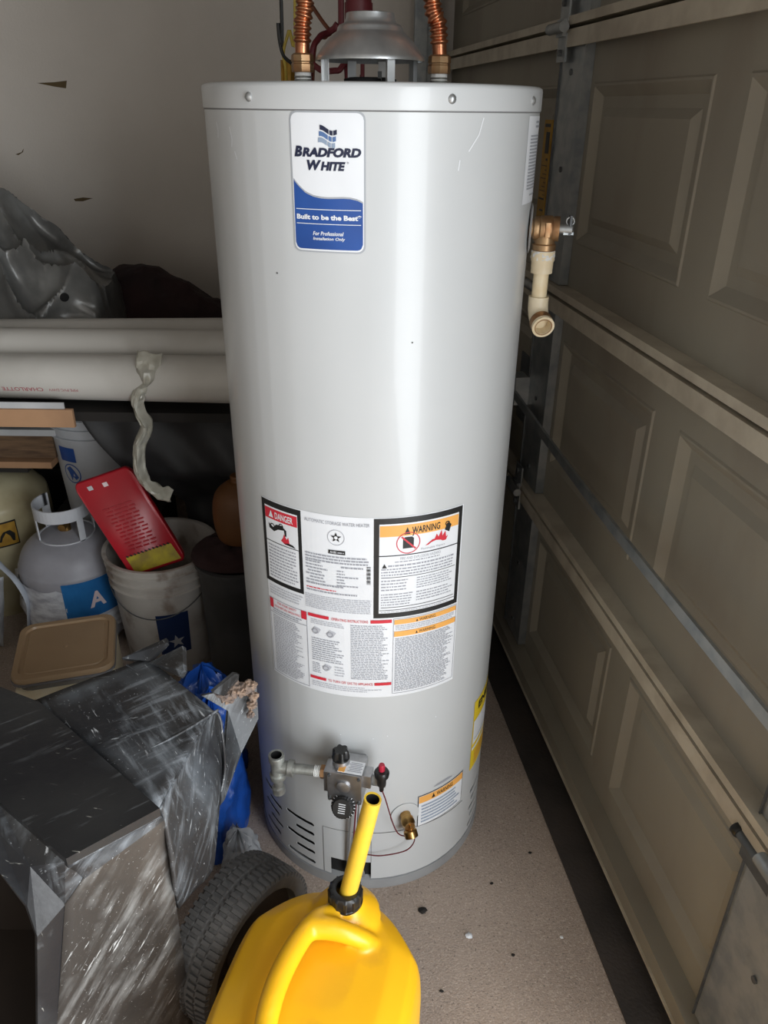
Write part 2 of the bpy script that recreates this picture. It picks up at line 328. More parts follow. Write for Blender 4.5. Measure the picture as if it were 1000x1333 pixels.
b = MB(); b.hexa([dr(.3, .012, FZ), dr(BK, .012, FZ), dr(BK, .112, FZ), dr(.3, .112, FZ)], [dr(.3, .012, FZ + .004), dr(BK, .012, FZ + .004), dr(BK, .112, FZ + .004), dr(.3, .112, FZ + .004)], M_strip)
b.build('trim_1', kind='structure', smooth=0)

# ------------------------------------------------------------------ garage door
door = thing('door_1', dr(1.8, 0, 0), kind='structure')
Z = [0.0, 0.533, 1.070, 1.603, 2.13]
A0, A1 = 0.52, 3.09
PAN = [(2.44, 2.96), (1.91, 2.34), (1.245, 1.725), (0.68, 1.15)]
PAN.sort()
def dbox(b, a0, a1, s0, s1, z0, z1, m): b.hexa([dr(a0, s0, z0), dr(a1, s0, z0), dr(a1, s1, z0), dr(a0, s1, z0)], [dr(a0, s0, z1), dr(a1, s0, z1), dr(a1, s1, z1), dr(a0, s1, z1)], m)
for i in range(4):
    z0, z1 = Z[i] + .002, Z[i + 1] - .002; pz0, pz1 = z0 + .115, z1 - .10
    b = MB(); q = lambda a, s, z: dr(a, s, z)
    def quad(a0, a1, za, zb, s=0): b.add([q(a0, s, za), q(a1, s, za), q(a1, s, zb), q(a0, s, zb)], [(0, 1, 2, 3)], M_door)
    quad(A0, A1, z0, pz0); quad(A0, A1, pz1, z1)
    e = A0
    for (p0, p1) in PAN: quad(e, p0, pz0, pz1); e = p1
    quad(e, A1, pz0, pz1)
    for (p0, p1) in PAN:
        rings = [(0, 0), (.003, .003), (.007, .003), (.026, -.012), (.046, -.012), (.062, -.002)]
        for (e0, s0), (e1, s1) in zip(rings[:-1], rings[1:]):
            o = [(p0 + e0, pz0 + e0), (p1 - e0, pz0 + e0), (p1 - e0, pz1 - e0), (p0 + e0, pz1 - e0)]
            n_ = [(p0 + e1, pz0 + e1), (p1 - e1, pz0 + e1), (p1 - e1, pz1 - e1), (p0 + e1, pz1 - e1)]
            for k in range(4):
                l = (k + 1) % 4
                b.add([q(o[k][0], s0, o[k][1]), q(o[l][0], s0, o[l][1]), q(n_[l][0], s1, n_[l][1]), q(n_[k][0], s1, n_[k][1])], [(0, 1, 2, 3)], M_door)
        quad(p0 + .062, p1 - .062, pz0 + .062, pz1 - .062, -.002)
    dbox(b, A0, A1, -.05, -.03, z0, z1, M_door)
    sec = b.build('door_section', door, smooth=0, fix=False)
    b = MB(); dbox(b, A0, A1, -.0005, .036, z1 - .020, z1 - .002, M_rail); dbox(b, A0, A1, .030, .036, z1 - .034, z1 - .020, M_rail); b.build('top_lip', sec, smooth=0)
    if i:
        b = MB(); dbox(b, A0, A1, -.0005, .036, z0 + .002, z0 + .018, M_rail); b.build('bottom_lip', sec, smooth=0)
    # stiles of this section
    for (a0, a1, name) in ((1.745, 1.880, 'centre_stile'), (.52, .70, 'end_stile')):
        b = MB(); zz0 = z0 + (.02 if i else .06)
        dbox(b, a0, a1, .0005, .022, zz0, z1 - .022, M_galv)
        dbox(b, a1 - .003, a1, .022, .026, zz0, z1 - .036, M_galv_dk)  # darker strip paints the shaded flange along the stile edge
        for k in range(3): b.cyl(dr((a0 + a1) / 2, .022, zz0 + .05 + k * .19), dr((a0 + a1) / 2, .025, zz0 + .05 + k * .19), .006, M_galv_dk, 8)
        b.build(name, sec, smooth=0)
for j, zj in enumerate(Z[1:4]):     # hinges and rollers across the joints
    for a in (1.845, .60):
        b = MB()
        dbox(b, a - .025, a + .025, .034, .038, zj - .062, zj - .01, M_galv); dbox(b, a - .025, a + .025, .034, .038, zj + .01, zj + .062, M_galv)
        dbox(b, a - .02, a + .02, .036, .046, zj - .016, zj + .016, M_galv)
        b.cyl(dr(a - .045, .052, zj), dr(a + .045, .052, zj), .011, M_galv, 12)
        for dz in (-.045, .045): b.cyl(dr(a, .038, zj + dz), dr(a, .044, zj + dz), .007, M_galv_dk, 6)
        b.build('hinge', door)
b = MB(); b.cyl(dr(.52, .036, .502), dr(.712, .036, .502), .008, M_galv_dk, 12); b.lathe([(0, 0), (.009, 0), (.011, .003), (.011, .012), (.0, .016)], dr(.708, .036, .502), M_bplas, DV, 16); dbox(b, .62, .70, .022, .036, .470, .496, M_galv_dk)
b.build('roller', door)
b = MB(); dbox(b, A0, A1, 0, .040, -.004, .050, M_door); dbox(b, A0, A1, .038, .044, .004, .010, M_rail); b.build('bottom_rail', door, smooth=0)
b = MB(); b.tube([dr(A0, .012, -.015), dr(A1, .012, -.015)], .014, M_bplas, 10); b.build('bottom_seal', door)
b = MB()
for k in range(24):
    t0 = k / 24; t1 = (k + 1) / 24
    f_ = lambda t: (1.90 - t * 1.28, .055 + .012 * math.sin(t * 3.1), .785 - .050 * t)
    p0, p1 = f_(t0), f_(t1)
    b.hexa([dr(p0[0], p0[1], p0[2] - .011), dr(p1[0], p1[1], p1[2] - .011), dr(p1[0], p1[1] + .006, p1[2] - .011), dr(p0[0], p0[1] + .006, p0[2] - .011)],
           [dr(p0[0], p0[1], p0[2] + .011), dr(p1[0], p1[1], p1[2] + .011), dr(p1[0], p1[1] + .006, p1[2] + .011), dr(p0[0], p0[1] + .006, p0[2] + .011)], M_galv)
b.build('lock_bar', door, smooth=0)
b = MB(); dbox(b, 1.875, 1.93, .022, .060, .755, .830, M_galv); dbox(b, 1.88, 1.95, .022, .026, .70, .88, M_galv_dk); b.build('bar_bracket', door, smooth=0)
b = MB(); dbox(b, 1.885, 1.935, .001, .028, 1.205, 1.43, M_amber)
for k, (z0, z1) in enumerate([(1.415, 1.422), (1.36, 1.405), (1.345, 1.35), (1.26, 1.264), (1.235, 1.239)] + [(1.27 + .009 * i, 1.272 + .009 * i) for i in range(8)]):
    dbox(b, 1.892, 1.928 - .012 * (k % 3), .0281, .0286, z0, z1, M_wblack if k < 5 else M_wood)
b.build('warning_sticker', door, smooth=0)
b = MB(); dbox(b, 3.03, 3.09, .10, .104, FZ, 2.1, M_galv); dbox(b, 3.03, 3.034, .06, .14, FZ, 2.1, M_galv); dbox(b, 3.02, 3.04, .14, .15, FZ, 2.1, M_galv)
b.build('garage_door_track', label='vertical grey steel door track in the dark far corner behind the tank', cat='track', smooth=0)

# ------------------------------------------------------------------ water heater
TC = Vector((-0.025, 1.345, 0)); R = 0.255
def cy(phi, z, r=R):
    p = math.radians(phi); return Vector((TC.x + r * math.sin(p), TC.y - r * math.cos(p), z))
wh = thing('water_heater', (TC.x, TC.y, FZ), 'tall glossy light grey water heater tank standing on the concrete floor', 'water heater')
# jacket with louvre holes
rows_l = [.128, .100, .0725, .044, .014]
holes = []
for i, z in enumerate(rows_l):
    s_ = -43.4 if i % 2 == 0 else -37.4
    holes.append((s_, -26.2, z)); holes.append((-64 if i % 2 == 0 else -59, -49.5 if i % 2 == 0 else -47, z + .012)) 
for i, z in enumerate([.118, .092, .066, .040, .014]): holes.append((60 + (i % 2) * 2, 79, z))
HH = .0052
zs = {0.0, 1.447, .150}; phs = {float(a) for a in range(-180, 181, 6)}
OP = (-18, 1.5, -.001, .050)
for a, c, z in holes:
    zs |= {round(z - HH, 4), round(z + HH, 4)}; phs |= {float(a), float(c), a + 1.0, c - 1.0}
zs |= {.050}; phs |= {-18.0, 1.5}
zs = sorted(zs); phs = sorted(phs); b = MB()
def inhole(p, z):
    if OP[0] < p < OP[1] and z < OP[3]: return True
    return any(a < p < c and z0 - HH < z < z0 + HH for a, c, z0 in holes)
vid = {}
vs = []; fs = []
for i, p in enumerate(phs[:-1]):
    for j, z in enumerate(zs[:-1]):
        pm = (p + phs[i + 1]) / 2; zm = (z + zs[j + 1]) / 2
        c4 = [(p, z), (phs[i + 1], z), (phs[i + 1], zs[j + 1]), (p, zs[j + 1])]
        if inhole(pm, zm):
            nb = [((pm, z - .0004), (0, 1)), ((phs[i + 1] + .05, zm), (1, 2)), ((pm, zs[j + 1] + .0004), (2, 3)), ((p - .05, zm), (3, 0))]
            for (c_, e) in nb:
                if not inhole(*c_):
                    A, B = c4[e[0]], c4[e[1]]; o = len(vs)
                    vs += [cy(*A), cy(*B), cy(*B, R - .0018), cy(*A, R - .0018)]; fs.append((o, o + 1, o + 2, o + 3))
            # rounded ends
            continue
        ids = []
        for c_ in c4:
            if c_ not in vid: vid[c_] = len(vs); vs.append(cy(*c_))
            ids.append(vid[c_])
        fs.append(ids)
b.add(vs, fs, M_tank)
jk = b.build('jacket', wh, smooth=50, fix=False)
b = MB()
for a, c, z in holes:      # rounded corner fillets of each louvre
    for (e, sgn) in ((a, 1), (c, -1)):
        for up in (-1, 1):
            pts = [cy(e, z + up * HH), cy(e + sgn * 1.25, z + up * HH), cy(e + sgn * .55, z + up * HH * .75), cy(e + sgn * .15, z + up * HH * .4), cy(e, z)]
            b.add([p for p in pts], [(0, 1, 2, 3, 4)], M_tank)
b.build('louvre_corners', jk, kind='stuff', smooth=50, fix=False)
b = MB(); b.lathe([(R - .010, 0.0), (R - .010, .16)], TC, M_tankin, n=96); b.build('louvre_shade_backing', wh)  # near-black sheet stands in for the shade behind the louvres
b = MB(); b.lathe([(0, 0), (R + .001, 0), (R + .002, .010), (R + .0008, .026), (R - .01, .0301)], (TC.x, TC.y, FZ), M_base, n=96)
b.build('base_pan', wh)
b = MB(); b.lathe([(R - .002, 1.4475), (R + .0012, 1.4475), (R + .0018, 1.449), (R + .0018, 1.473), (R + .0008, 1.4768), (R - .003, 1.479), (0, 1.4795)], TC, M_tank, n=128)
b.build('top_cap', wh, smooth=60)
b = MB(); b.lathe([(R + .0002, 1.4455), (R + .0006, 1.446), (R + .0002, 1.4475)], TC, M_seam, n=128); b.build('cap_seam', wh)
for ph in (-38, 24.2, 62, -95, 100, 160, -150):
    b = MB(); ax = cy(ph, 0, 1) - TC; p = cy(ph, 1.461, R + .001)
    b.lathe([(.0058, 0), (.0058, .0018), (.0035, .0042), (0, .0048)], p, M_zinc, ax, 12); b.build('cap_screw', wh)
b = MB()
def cline(b, pts, wd, m, r=R + .0004):   # pts in (phi, z)
    for (p0, z0), (p1, z1) in zip(pts[:-1], pts[1:]):
        n = max(1, int(abs(p1 - p0) / 3)); 
        for k in range(n):
            a0 = p0 + (p1 - p0) * k / n; a1 = p0 + (p1 - p0) * (k + 1) / n; y0 = z0 + (z1 - z0) * k / n; y1 = z0 + (z1 - z0) * (k + 1) / n
            dx = math.radians(a1 - a0) * R; dy = y1 - y0; L = math.hypot(dx, dy) or 1; nx = -dy / L * wd / 2; ny = dx / L * wd / 2
            f_ = lambda a, y, s: cy(a + math.degrees(s * nx / R), y + s * ny, r)
            b.add([f_(a0, y0, -1), f_(a1, y1, -1), f_(a1, y1, 1), f_(a0, y0, 1)], [(0, 1, 2, 3)], m)
cline(b, [(0, .139), (24, .136), (52, .127)], .0022, M_seam); cline(b, [(-21.5, 0), (-21.5, .138), (-7, .139)], .0014, M_seam)
cline(b, [(-13, .139), (1.5, .139), (1.5, .05)], .0012, M_seam)
b.build('access_panel_edges', wh, smooth=0)
b = MB()
def cstrip(b, p0, p1, lo, hi, m, r=R + .0005, n=None):
    n = n or max(2, int(abs(p1 - p0) / 1.5)); lo = lo if callable(lo) else (lambda t, q=lo: q); hi = hi if callable(hi) else (lambda t, q=hi: q)
    for k in range(n):
        t0 = k / n; t1 = (k + 1) / n; a = p0 + (p1 - p0) * t0; c = p0 + (p1 - p0) * t1
        b.add([cy(a, lo(t0), r), cy(c, lo(t1), r), cy(c, hi(t1), r), cy(a, hi(t0), r)], [(0, 1, 2, 3)], m)
# handle slot above the small label
cstrip(b, 31.5, 42.3, lambda t: .2315 - .001 * math.sin(3.14 * t), lambda t: .2335 + .0035 * math.sin(3.14 * t) ** .4, M_print); b.build('slot', wh)
# scratches on the enamel
b = MB()
for pts in ([(-58, 1.43), (-57, 1.42), (-57.6, 1.41)], [(-49, 1.425), (-48, 1.41), (-48.5, 1.40)], [(36, 1.44), (34.5, 1.42), (31, 1.40)], [(28, 1.39), (27.6, 1.377)], [(-47, 1.395), (-46, 1.385)]):
    cline(b, pts, .0016, M_white)
for p in ((-12, .40), (2, .395), (8, .40), (30, .42), (-31, 1.24), (14, 1.15)): cstrip(b, p[0], p[0] + .5, p[1], p[1] + .002, M_white if p[1] < 1 else M_black, n=1)
b.build('scratches', wh, smooth=0, kind='stuff')

class Lab:       # flat print bent round the jacket, coordinates u,v in 0..1
    def __init__(s, p0, p1, z0, z1, cyf=cy): s.p0, s.p1, s.z0, s.z1 = p0, p1, z0, z1; s.cy = cyf
    def w(s, u, v, l): return s.cy(s.p0 + (s.p1 - s.p0) * u, s.z0 + (s.z1 - s.z0) * v, R + .0005 + l * .00035)
    def strip(s, b, u0, u1, v0, v1, m, l=1, n=None):
        v0 = v0 if callable(v0) else (lambda u, q=v0: q); v1 = v1 if callable(v1) else (lambda u, q=v1: q)
        n = n or max(1, int(abs(u1 - u0) * abs(s.p1 - s.p0) / 2 + .99))
        for k in range(n):
            a = u0 + (u1 - u0) * k / n; c = u0 + (u1 - u0) * (k + 1) / n
            b.add([s.w(a, v0(a), l), s.w(c, v0(c), l), s.w(c, v1(c), l), s.w(a, v1(a), l)], [(0, 1, 2, 3)], m)
    def frame(s, b, u0, u1, v0, v1, tu, tv, m, l=2):
        s.strip(b, u0, u1, v0, v0 + tv, m, l); s.strip(b, u0, u1, v1 - tv, v1, m, l); s.strip(b, u0, u0 + tu, v0, v1, m, l); s.strip(b, u1 - tu, u1, v0, v1, m, l)
    def text(s, b, t, u0, u1, v0, v1, m, l=3, shear=0, bold=0.0):
        vs, fs = text_geo(t, shear, bold)
        b.add([s.w(u0 + (u1 - u0) * x, v0 + (v1 - v0) * y, l) for x, y in vs], fs, m)
    def poly(s, b, pts, m, l=3): b.add([s.w(u, v, l) for u, v in pts], [list(range(len(pts)))], m)
    def ring(s, b, u, v, r, t, m, l=3, n=24):   # r,t in metres
        W = math.radians(s.p1 - s.p0) * R; Hh = s.z1 - s.z0
        for k in range(n):
            a, c = 2 * math.pi * k / n, 2 * math.pi * (k + 1) / n
            f_ = lambda q, g: (u + q * math.cos(g) / W, v + q * math.sin(g) / Hh)
            s.poly(b, [f_(r - t, a), f_(r, a), f_(r, c), f_(r - t, c)], m, l)
    def greek(s, b, u0, u1, v0, v1, n, m, l=3, fill=.45, ragged=.15):
        """illegible fine print: rows of word-length dashes"""
        dv = (v1 - v0) / n
        for i in range(n):
            y = v1 - (i + .75) * dv; u = u0; end = u1 - random.random() * ragged * (u1 - u0)
            while u < end:
                L = random.uniform(.005, .022); e = min(u + L, end); s.strip(b, u, e, y, y + dv * fill, m, l, 1); u = e + .0035
def plate(L, u0, u1, v0, v1, ru, rv, b, m, l):
    def cut(u):
        d = min(u - u0, u1 - u); 
        if d >= ru: return 0
        return rv * (1 - math.sqrt(max(0, 1 - (1 - d / ru) ** 2)))
    us = [u0 + (u1 - u0) * t for t in (0, .01, .025, .045, .07, .1, .13)] ; us += [u0 + (u1 - u0) * (.13 + .74 * k / 14) for k in range(1, 14)] + [u1 - (u - u0) for u in reversed(us)]
    for a, c in zip(us[:-1], us[1:]): b.add([L.w(a, v0 + cut(a), l), L.w(c, v0 + cut(c), l), L.w(c, v1 - cut(c), l), L.w(a, v1 - cut(a), l)], [(0, 1, 2, 3)], m)
# brand label
L = Lab(-23.8, -0.9, 1.274, 1.446)
b = MB(); plate(L, 0, 1, 0, 1, .10, .055, b, M_border, 0); plate(L, .022, .978, .012, .988, .09, .05, b, M_white, 1)
bl = b.build('brand_label', wh, smooth=0, fix=False)
b = MB()
wave = lambda u: interp(u, [.03, .1, .2, .3, .4, .5, .6, .7, .8, .9, .97], [.53, .485, .437, .413, .402, .399, .401, .404, .402, .390, .370])
def cutb(u):
    d = min(u - .035, .965 - u); return .025 + (.045 * (1 - math.sqrt(max(0, 1 - (1 - d / .08) ** 2))) if d < .08 else 0)
L.strip(b, .035, .965, lambda u: wave(u) - .001, lambda u: wave(u) + .012, M_border, 2, 24)
L.strip(b, .035, .965, cutb, wave, M_blue, 2, 40)
L.strip(b, .06, .94, .318, .323, M_white, 3); L.strip(b, .06, .94, .212, .217, M_white, 3)
L.text(b, 'B', .065, .175, .690, .765, M_navy, 3, .22, .055); L.text(b, 'RADFORD', .175, .945, .690, .755, M_navy, 3, .22, .055)
L.text(b, 'W', .235, .43, .598, .670, M_navy, 3, .22, .055); L.text(b, 'HITE', .42, .745, .598, .660, M_navy, 3, .22, .055)
L.ring(b, .775, .655, .0012, .0004, M_navy, n=8)
L.text(b, 'Built to be the Best*', .065, .945, .245, .285, M_white, 3, 0, .04)
L.text(b, 'For Professional', .29, .71, .130, .160, M_white, 3, .2, .02); L.text(b, 'Installation Only', .29, .73, .088, .118, M_white, 3, .2, .02)
for k, mm in enumerate((M_navy, M_blue2, M_blue3)):
    v0 = .862 - k * .042
    for (a, c) in ((.42, .535), (.545, .585), (.595, .64)):
        sh = -.012 * k
        f_ = lambda u: v0 + .014 * math.cos((u - .43) * 22) - (u - .43) * .07
        L.strip(b, a + sh, c + sh, f_, lambda u: f_(u) + .032, mm, 3, 5)
b.build('brand_lettering', bl, smooth=0, fix=False)
# big instruction label
L = Lab(-45.2, 38.2, .497, .868)
b = MB(); L.strip(b, 0, 1, 0, 1, M_white, 0)
il = b.build('instruction_label', wh, smooth=0, fix=False)
b = MB()
L.strip(b, -.004, .232, .556, .996, M_black, 1); L.strip(b, .018, .214, .580, .968, M_white, 2); L.strip(b, .020, .212, .905, .960, M_red, 3)
L.strip(b, .018, .214, .785, .789, M_black, 3)
L.text(b, 'DANGER', .085, .19, .915, .948, M_white, 4, 0, .02); L.poly(b, [(.045, .915), (.075, .915), (.060, .950)], M_white, 4)
# tap and hand in hot water
for pts in ([(.04, .88), (.07, .865), (.09, .885), (.13, .89), (.135, .868), (.10, .862), (.075, .845), (.045, .855)], [(.13, .885), (.15, .87), (.15, .84), (.14, .84), (.138, .862)]): L.poly(b, pts, M_black, 3)
L.ring(b, .065, .868, .006, .002, M_black); L.ring(b, .12, .885, .005, .0015, M_black)
L.poly(b, [(.115, .81), (.13, .83), (.135, .85), (.15, .825), (.16, .84), (.165, .81), (.19, .795), (.14, .797)], M_red, 3)
L.poly(b, [(.13, .80), (.20, .793), (.185, .806), (.16, .808)], M_black, 4)
L.greek(b, .03, .205, .59, .775, 11, M_print, 3)
L.greek(b, .02, .23, .485, .545, 4, M_print2, 3)
L.text(b, 'AUTOMATIC STORAGE WATER HEATER', .252, .548, .955, .972, M_print, 3)
L.ring(b, .399, .893, .0145, .0008, M_print); 
st = []
for k in range(10):
    a = math.pi / 2 + k * math.pi / 5; q = .0095 if k % 2 == 0 else .004; st.append((.399 + q * math.cos(a) / .371, .893 + q * math.sin(a) / .371))
b.add([L.w(.399, .893, 3)] + [L.w(*p, 3) for p in st], [(0, k + 1, (k + 1) % 10 + 1) for k in range(10)], M_black)
L.ring(b, .399, .893, .003, .003, M_white, 4)
L.strip(b, .363, .440, .808, .828, M_black, 3); L.text(b, 'AHRI', .37, .40, .812, .824, M_white, 4); L.greek(b, .405, .436, .812, .824, 1, M_print2, 4)
L.greek(b, .25, .55, .755, .80, 3, M_print, 3, .5, .05)
for i, (a, c) in enumerate([(.25, .33), (.25, .34), (.25, .36), (.26, .33), (.25, .35), (.27, .34), (.25, .36)]): L.greek(b, a, c, .745 - i * .0165, .757 - i * .0165, 1, M_print, 3, .55)
for i in range(6): L.greek(b, .40, .44 + .07 * (i % 3 == 2), .715 - i * .0155, .726 - i * .0155, 1, M_print, 3, .55)
L.greek(b, .42, .52, .735, .748, 1, M_print, 3, .6); L.greek(b, .25, .46, .628, .642, 1, M_print, 3, .6); L.greek(b, .25, .40, .605, .618, 1, M_red, 3, .4)
L.greek(b, .25, .52, .590, .604, 1, M_print, 3, .5)
for i in range(14): L.strip(b, .535, .553, .66 + i * .0068, .66 + i * .0068 + (.004 if i % 3 else .002), M_black, 3, 1)
L.greek(b, .24, .56, .495, .575, 8, M_print2, 3, .5, .05)
# warning block
L.strip(b, .566, .993, .473, .996, M_black, 1); L.strip(b, .590, .972, .500, .968, M_white, 2); L.strip(b, .592, .970, .905, .960, M_orange, 3)
L.text(b, 'WARNING', .735, .87, .912, .947, M_black, 4, 0, .02); L.poly(b, [(.70, .912), (.728, .912), (.714, .948)], M_black, 4)
L.strip(b, .578, .985, .805, .810, M_black, 3)
L.poly(b, [(.695, .84), (.745, .84), (.745, .89), (.735, .898), (.705, .898), (.695, .89)], M_black, 3)
L.ring(b, .72, .868, .0205, .0016, M_red, 4)
L.poly(b, [(.686, .898), (.692, .903), (.757, .838), (.751, .833)], M_red, 5)
L.poly(b, [(.737, .90), (.742, .90), (.750, .925), (.775, .925), (.775, .930), (.747, .930)], M_black, 3)
L.poly(b, [(.80, .840), (.905, .846), (.915, .87), (.905, .862), (.90, .895), (.885, .872), (.88, .905), (.865, .872), (.855, .89), (.845, .865), (.835, .865)], M_red, 3)
L.poly(b, [(.895, .90), (.92, .885), (.93, .92), (.915, .935), (.905, .93)], M_black, 4); L.ring(b, .908, .930, .0045, .002, M_black, 5)
L.text(b, 'Flammable Vapors', .78, .90, .818, .832, M_print, 3)
L.text(b, 'FIRE AND EXPLOSION HAZARD', .685, .88, .783, .797, M_print, 3)
L.greek(b, .66, .88, .768, .78, 1, M_print, 3); L.poly(b, [(.603, .745), (.625, .745), (.614, .768)], M_black, 4)
L.greek(b, .63, .955, .745, .766, 1, M_print, 3, .4, .02); L.greek(b, .60, .955, .70, .745, 3, M_print, 3, .45, .05)
L.strip(b, .60, .965, .692, .695, M_black, 3)
L.greek(b, .60, .73, .62, .685, 4, M_print, 3, .4); L.greek(b, .765, .955, .62, .685, 5, M_print, 3, .4)
L.greek(b, .60, .75, .54, .61, 5, M_print, 3, .4); L.greek(b, .765, .955, .55, .61, 4, M_print, 3, .4)
L.strip(b, .60, .965, .530, .533, M_black, 3); L.strip(b, .592, .97, .515, .518, M_black, 3); L.greek(b, .60, .96, .502, .512, 1, M_print2, 3)
# lower panels
L.frame(b, .008, .243, .012, .462, .003, .003, M_print, 2); L.strip(b, .012, .036, .405, .458, M_red, 3); L.strip(b, .212, .241, .415, .462, M_red, 3)
L.text(b, 'FOR YOUR SAFETY', .065, .185, .440, .453, M_red, 3); L.text(b, 'READ BEFORE OPERATING', .045, .205, .418, .430, M_red, 3)
L.strip(b, .012, .24, .378, .381, M_print, 3); L.greek(b, .03, .225, .385, .41, 2, M_print, 3)
L.greek(b, .03, .22, .025, .37, 34, M_print, 3, .42, .3)
L.strip(b, .25, .356, .445, .463, M_red, 3); L.strip(b, .553, .652, .445, .463, M_red, 3); L.text(b, 'OPERATING INSTRUCTIONS', .368, .542, .446, .461, M_red, 3)
L.strip(b, .25, .335, .075, .092, M_red, 3); L.strip(b, .573, .655, .075, .092, M_red, 3); L.text(b, 'TO TURN OFF GAS TO APPLIANCE', .345, .565, .076, .091, M_red, 3)
L.greek(b, .265, .43, .405, .435, 3, M_print2, 3); L.greek(b, .46, .645, .11, .435, 32, M_print, 3, .4, .25)
for (u, v) in ((.285, .365), (.36, .36), (.335, .155)):
    L.poly(b, [(u - .02, v), (u, v + .025), (u + .03, v + .015), (u + .015, v - .012)], M_print2, 3); L.ring(b, u, v, .006, .002, M_print, 4, 10)
L.greek(b, .265, .43, .19, .33, 11, M_print, 3, .4, .3); L.greek(b, .265, .31, .115, .18, 6, M_print, 3, .4); L.greek(b, .38, .43, .115, .18, 4, M_print2, 3, .4); L.greek(b, .26, .63, .03, .065, 3, M_print2, 3, .4, .4)
L.frame(b, .659, .993, .018, .466, .0025, .0025, M_print, 2)
L.strip(b, .664, .988, .432, .458, M_orange, 3); L.strip(b, .664, .988, .362, .392, M_orange, 3)
for v in (.436, .368): L.text(b, 'WARNING', .785, .87, v, v + .017, M_black, 4); L.poly(b, [(.768, v), (.779, v), (.7735, v + .014)], M_black, 4)
L.greek(b, .67, .98, .398, .428, 3, M_print2, 3); L.greek(b, .67, .98, .03, .355, 38, M_print, 3, .42, .2)
b.build('instruction_print', il, smooth=0, fix=False)
# small warning label
L = Lab(23.2, 50.5, .135, .222)
b = MB(); L.strip(b, 0, 1, 0, 1, M_black, 0); L.strip(b, .015, .985, .02, .98, M_white, 1); sl = b.build('drain_warning_label', wh, smooth=0, fix=False)
b = MB(); L.strip(b, .02, .98, .76, .97, M_orange, 2); L.text(b, 'WARNING', .36, .72, .80, .93, M_black, 3, 0, .01); L.poly(b, [(.26, .80), (.33, .80), (.295, .94)], M_black, 3)
L.greek(b, .07, .93, .08, .70, 6, M_blue3, 2, .5, .2); b.build('drain_warning_print', sl, smooth=0, fix=False)
# white notice near the top right
L = Lab(61, 84, 1.325, 1.442)
b = MB(); L.strip(b, 0, 1, 0, 1, M_white, 0); sl = b.build('rating_notice', wh, smooth=0, fix=False)
b = MB(); L.greek(b, .35, .95, .86, .96, 2, M_print, 2); L.greek(b, .12, .95, .16, .80, 17, M_print, 2, .5, .05); L.greek(b, .3, .9, .08, .12, 1, M_print, 2); b.build('rating_print', sl, smooth=0, fix=False)
# yellow energy label
L = Lab(57, 92, .195, .385)
b = MB(); L.strip(b, 0, 1, 0, 1, M_yellow, 0); sl = b.build('energy_label', wh, smooth=0, fix=False)
b = MB(); L.text(b, 'ENERGY', .12, .95, .84, .95, M_black, 2, 0, .03); L.strip(b, .02, .98, .38, .72, M_white, 1); L.strip(b, .06, .95, .44, .45, M_print, 2); L.text(b, '$', .55, .65, .58, .68, M_black, 2)
L.strip(b, .02, .98, .29, .33, M_white, 1); L.greek(b, .1, .9, .05, .25, 5, M_orange, 2); b.build('energy_print', sl, smooth=0, fix=False)

# copper connectors
for px_b, px_t, side in ((395, 397, -1), (571, 563, 1)):
    p = at(px_b, 112, 1.345); x = p.x; top = at(px_t, 0, 1.345)
    b = MB(); b.cyl((x, 1.345, 1.478), (x, 1.345, 1.498), .0125, M_tape, 20)
    for k in range(3): b.lathe([(.0125, 0), (.0138, .0015), (.0125, .003)], (x, 1.345, 1.4805 + k * .0042), M_iron, n=20)
    b.build('nipple', wh)
    b = MB(); b.lathe([(r_, h_ * .66) for r_, h_ in [(0, 0), (.0165, 0), (.0172, .003), (.0172, .016), (.0160, .018), (.0160, .020), (.0172, .022), (.0168, .034), (.0135, .038), (0, .038)]], (x, 1.345, 1.4965), M_bronze, n=8)
    fl = b.build('union_nut', wh, smooth=25)
    raw = smoothpts([(x, 1.345, 1.520), (x + (top.x - x) * .3, 1.345, 1.56), (top.x, 1.345, top.z), (top.x - .006 * side, 1.35, top.z + .12), (top.x, 1.38, 2.0), (top.x, 1.40, 2.5)], 20)
    path = [raw[0]]; step = .0014; acc = 0
    for q0, q1 in zip(raw[:-1], raw[1:]):
        Lq = (q1 - q0).length; d0 = step - acc
        while d0 <= Lq: path.append(q0.lerp(q1, d0 / Lq)); d0 += step
        acc = Lq - (d0 - step)
    N = len(path)
    b = MB(); b.tube(path, .012, M_copper, 16, rf=lambda t: .0108 if t * N * step < .012 else .0122 + .0018 * math.sin(t * N * step * 2 * math.pi / .0080))
    b.build('flexible_copper_pipe', wh, smooth=80)
# draft hood
hc = at(482, 80, 1.345); hx = hc.x; hz = hc.z
b = MB(); b.lathe([(r_, h_ * .80) for r_, h_ in [(.079, 0.0), (.082, 0.0), (.082, .004), (.080, .008), (.074, .018), (.066, .030), (.058, .040), (.052, .0455), (.0495, .048), (.0485, .053), (.046, .0575), (.040, .060), (.038, .063), (.0365, .068), (.0355, .076), (.034, .077), (.034, .06), (.045, .04), (.076, .012), (.079, 0)]], (hx, 1.345, hz), M_zinc, n=64)
hood = b.build('draft_hood', wh, smooth=50)
for an in (-62, 25, 118, 205, 165):
    b = MB(); a = math.radians(an); c = Vector((hx + .072 * math.sin(a), 1.345 - .072 * math.cos(a), (1.48 + hz) / 2 + .001)); rot = Matrix.Rotation(a, 3, 'Z')
    b.box(c, (.014, .0015, hz - 1.48 + .004), M_zinc, rot); b.box(c + rot @ Vector((-.0065, -.003, 0)), (.0015, .006, hz - 1.48 + .004), M_zinc, rot)
    b.box(c + rot @ Vector((0, -.006, -(hz - 1.48) / 2 + .001)), (.014, .014, .0015), M_zinc, rot); b.build('hood_leg', hood, smooth=0)
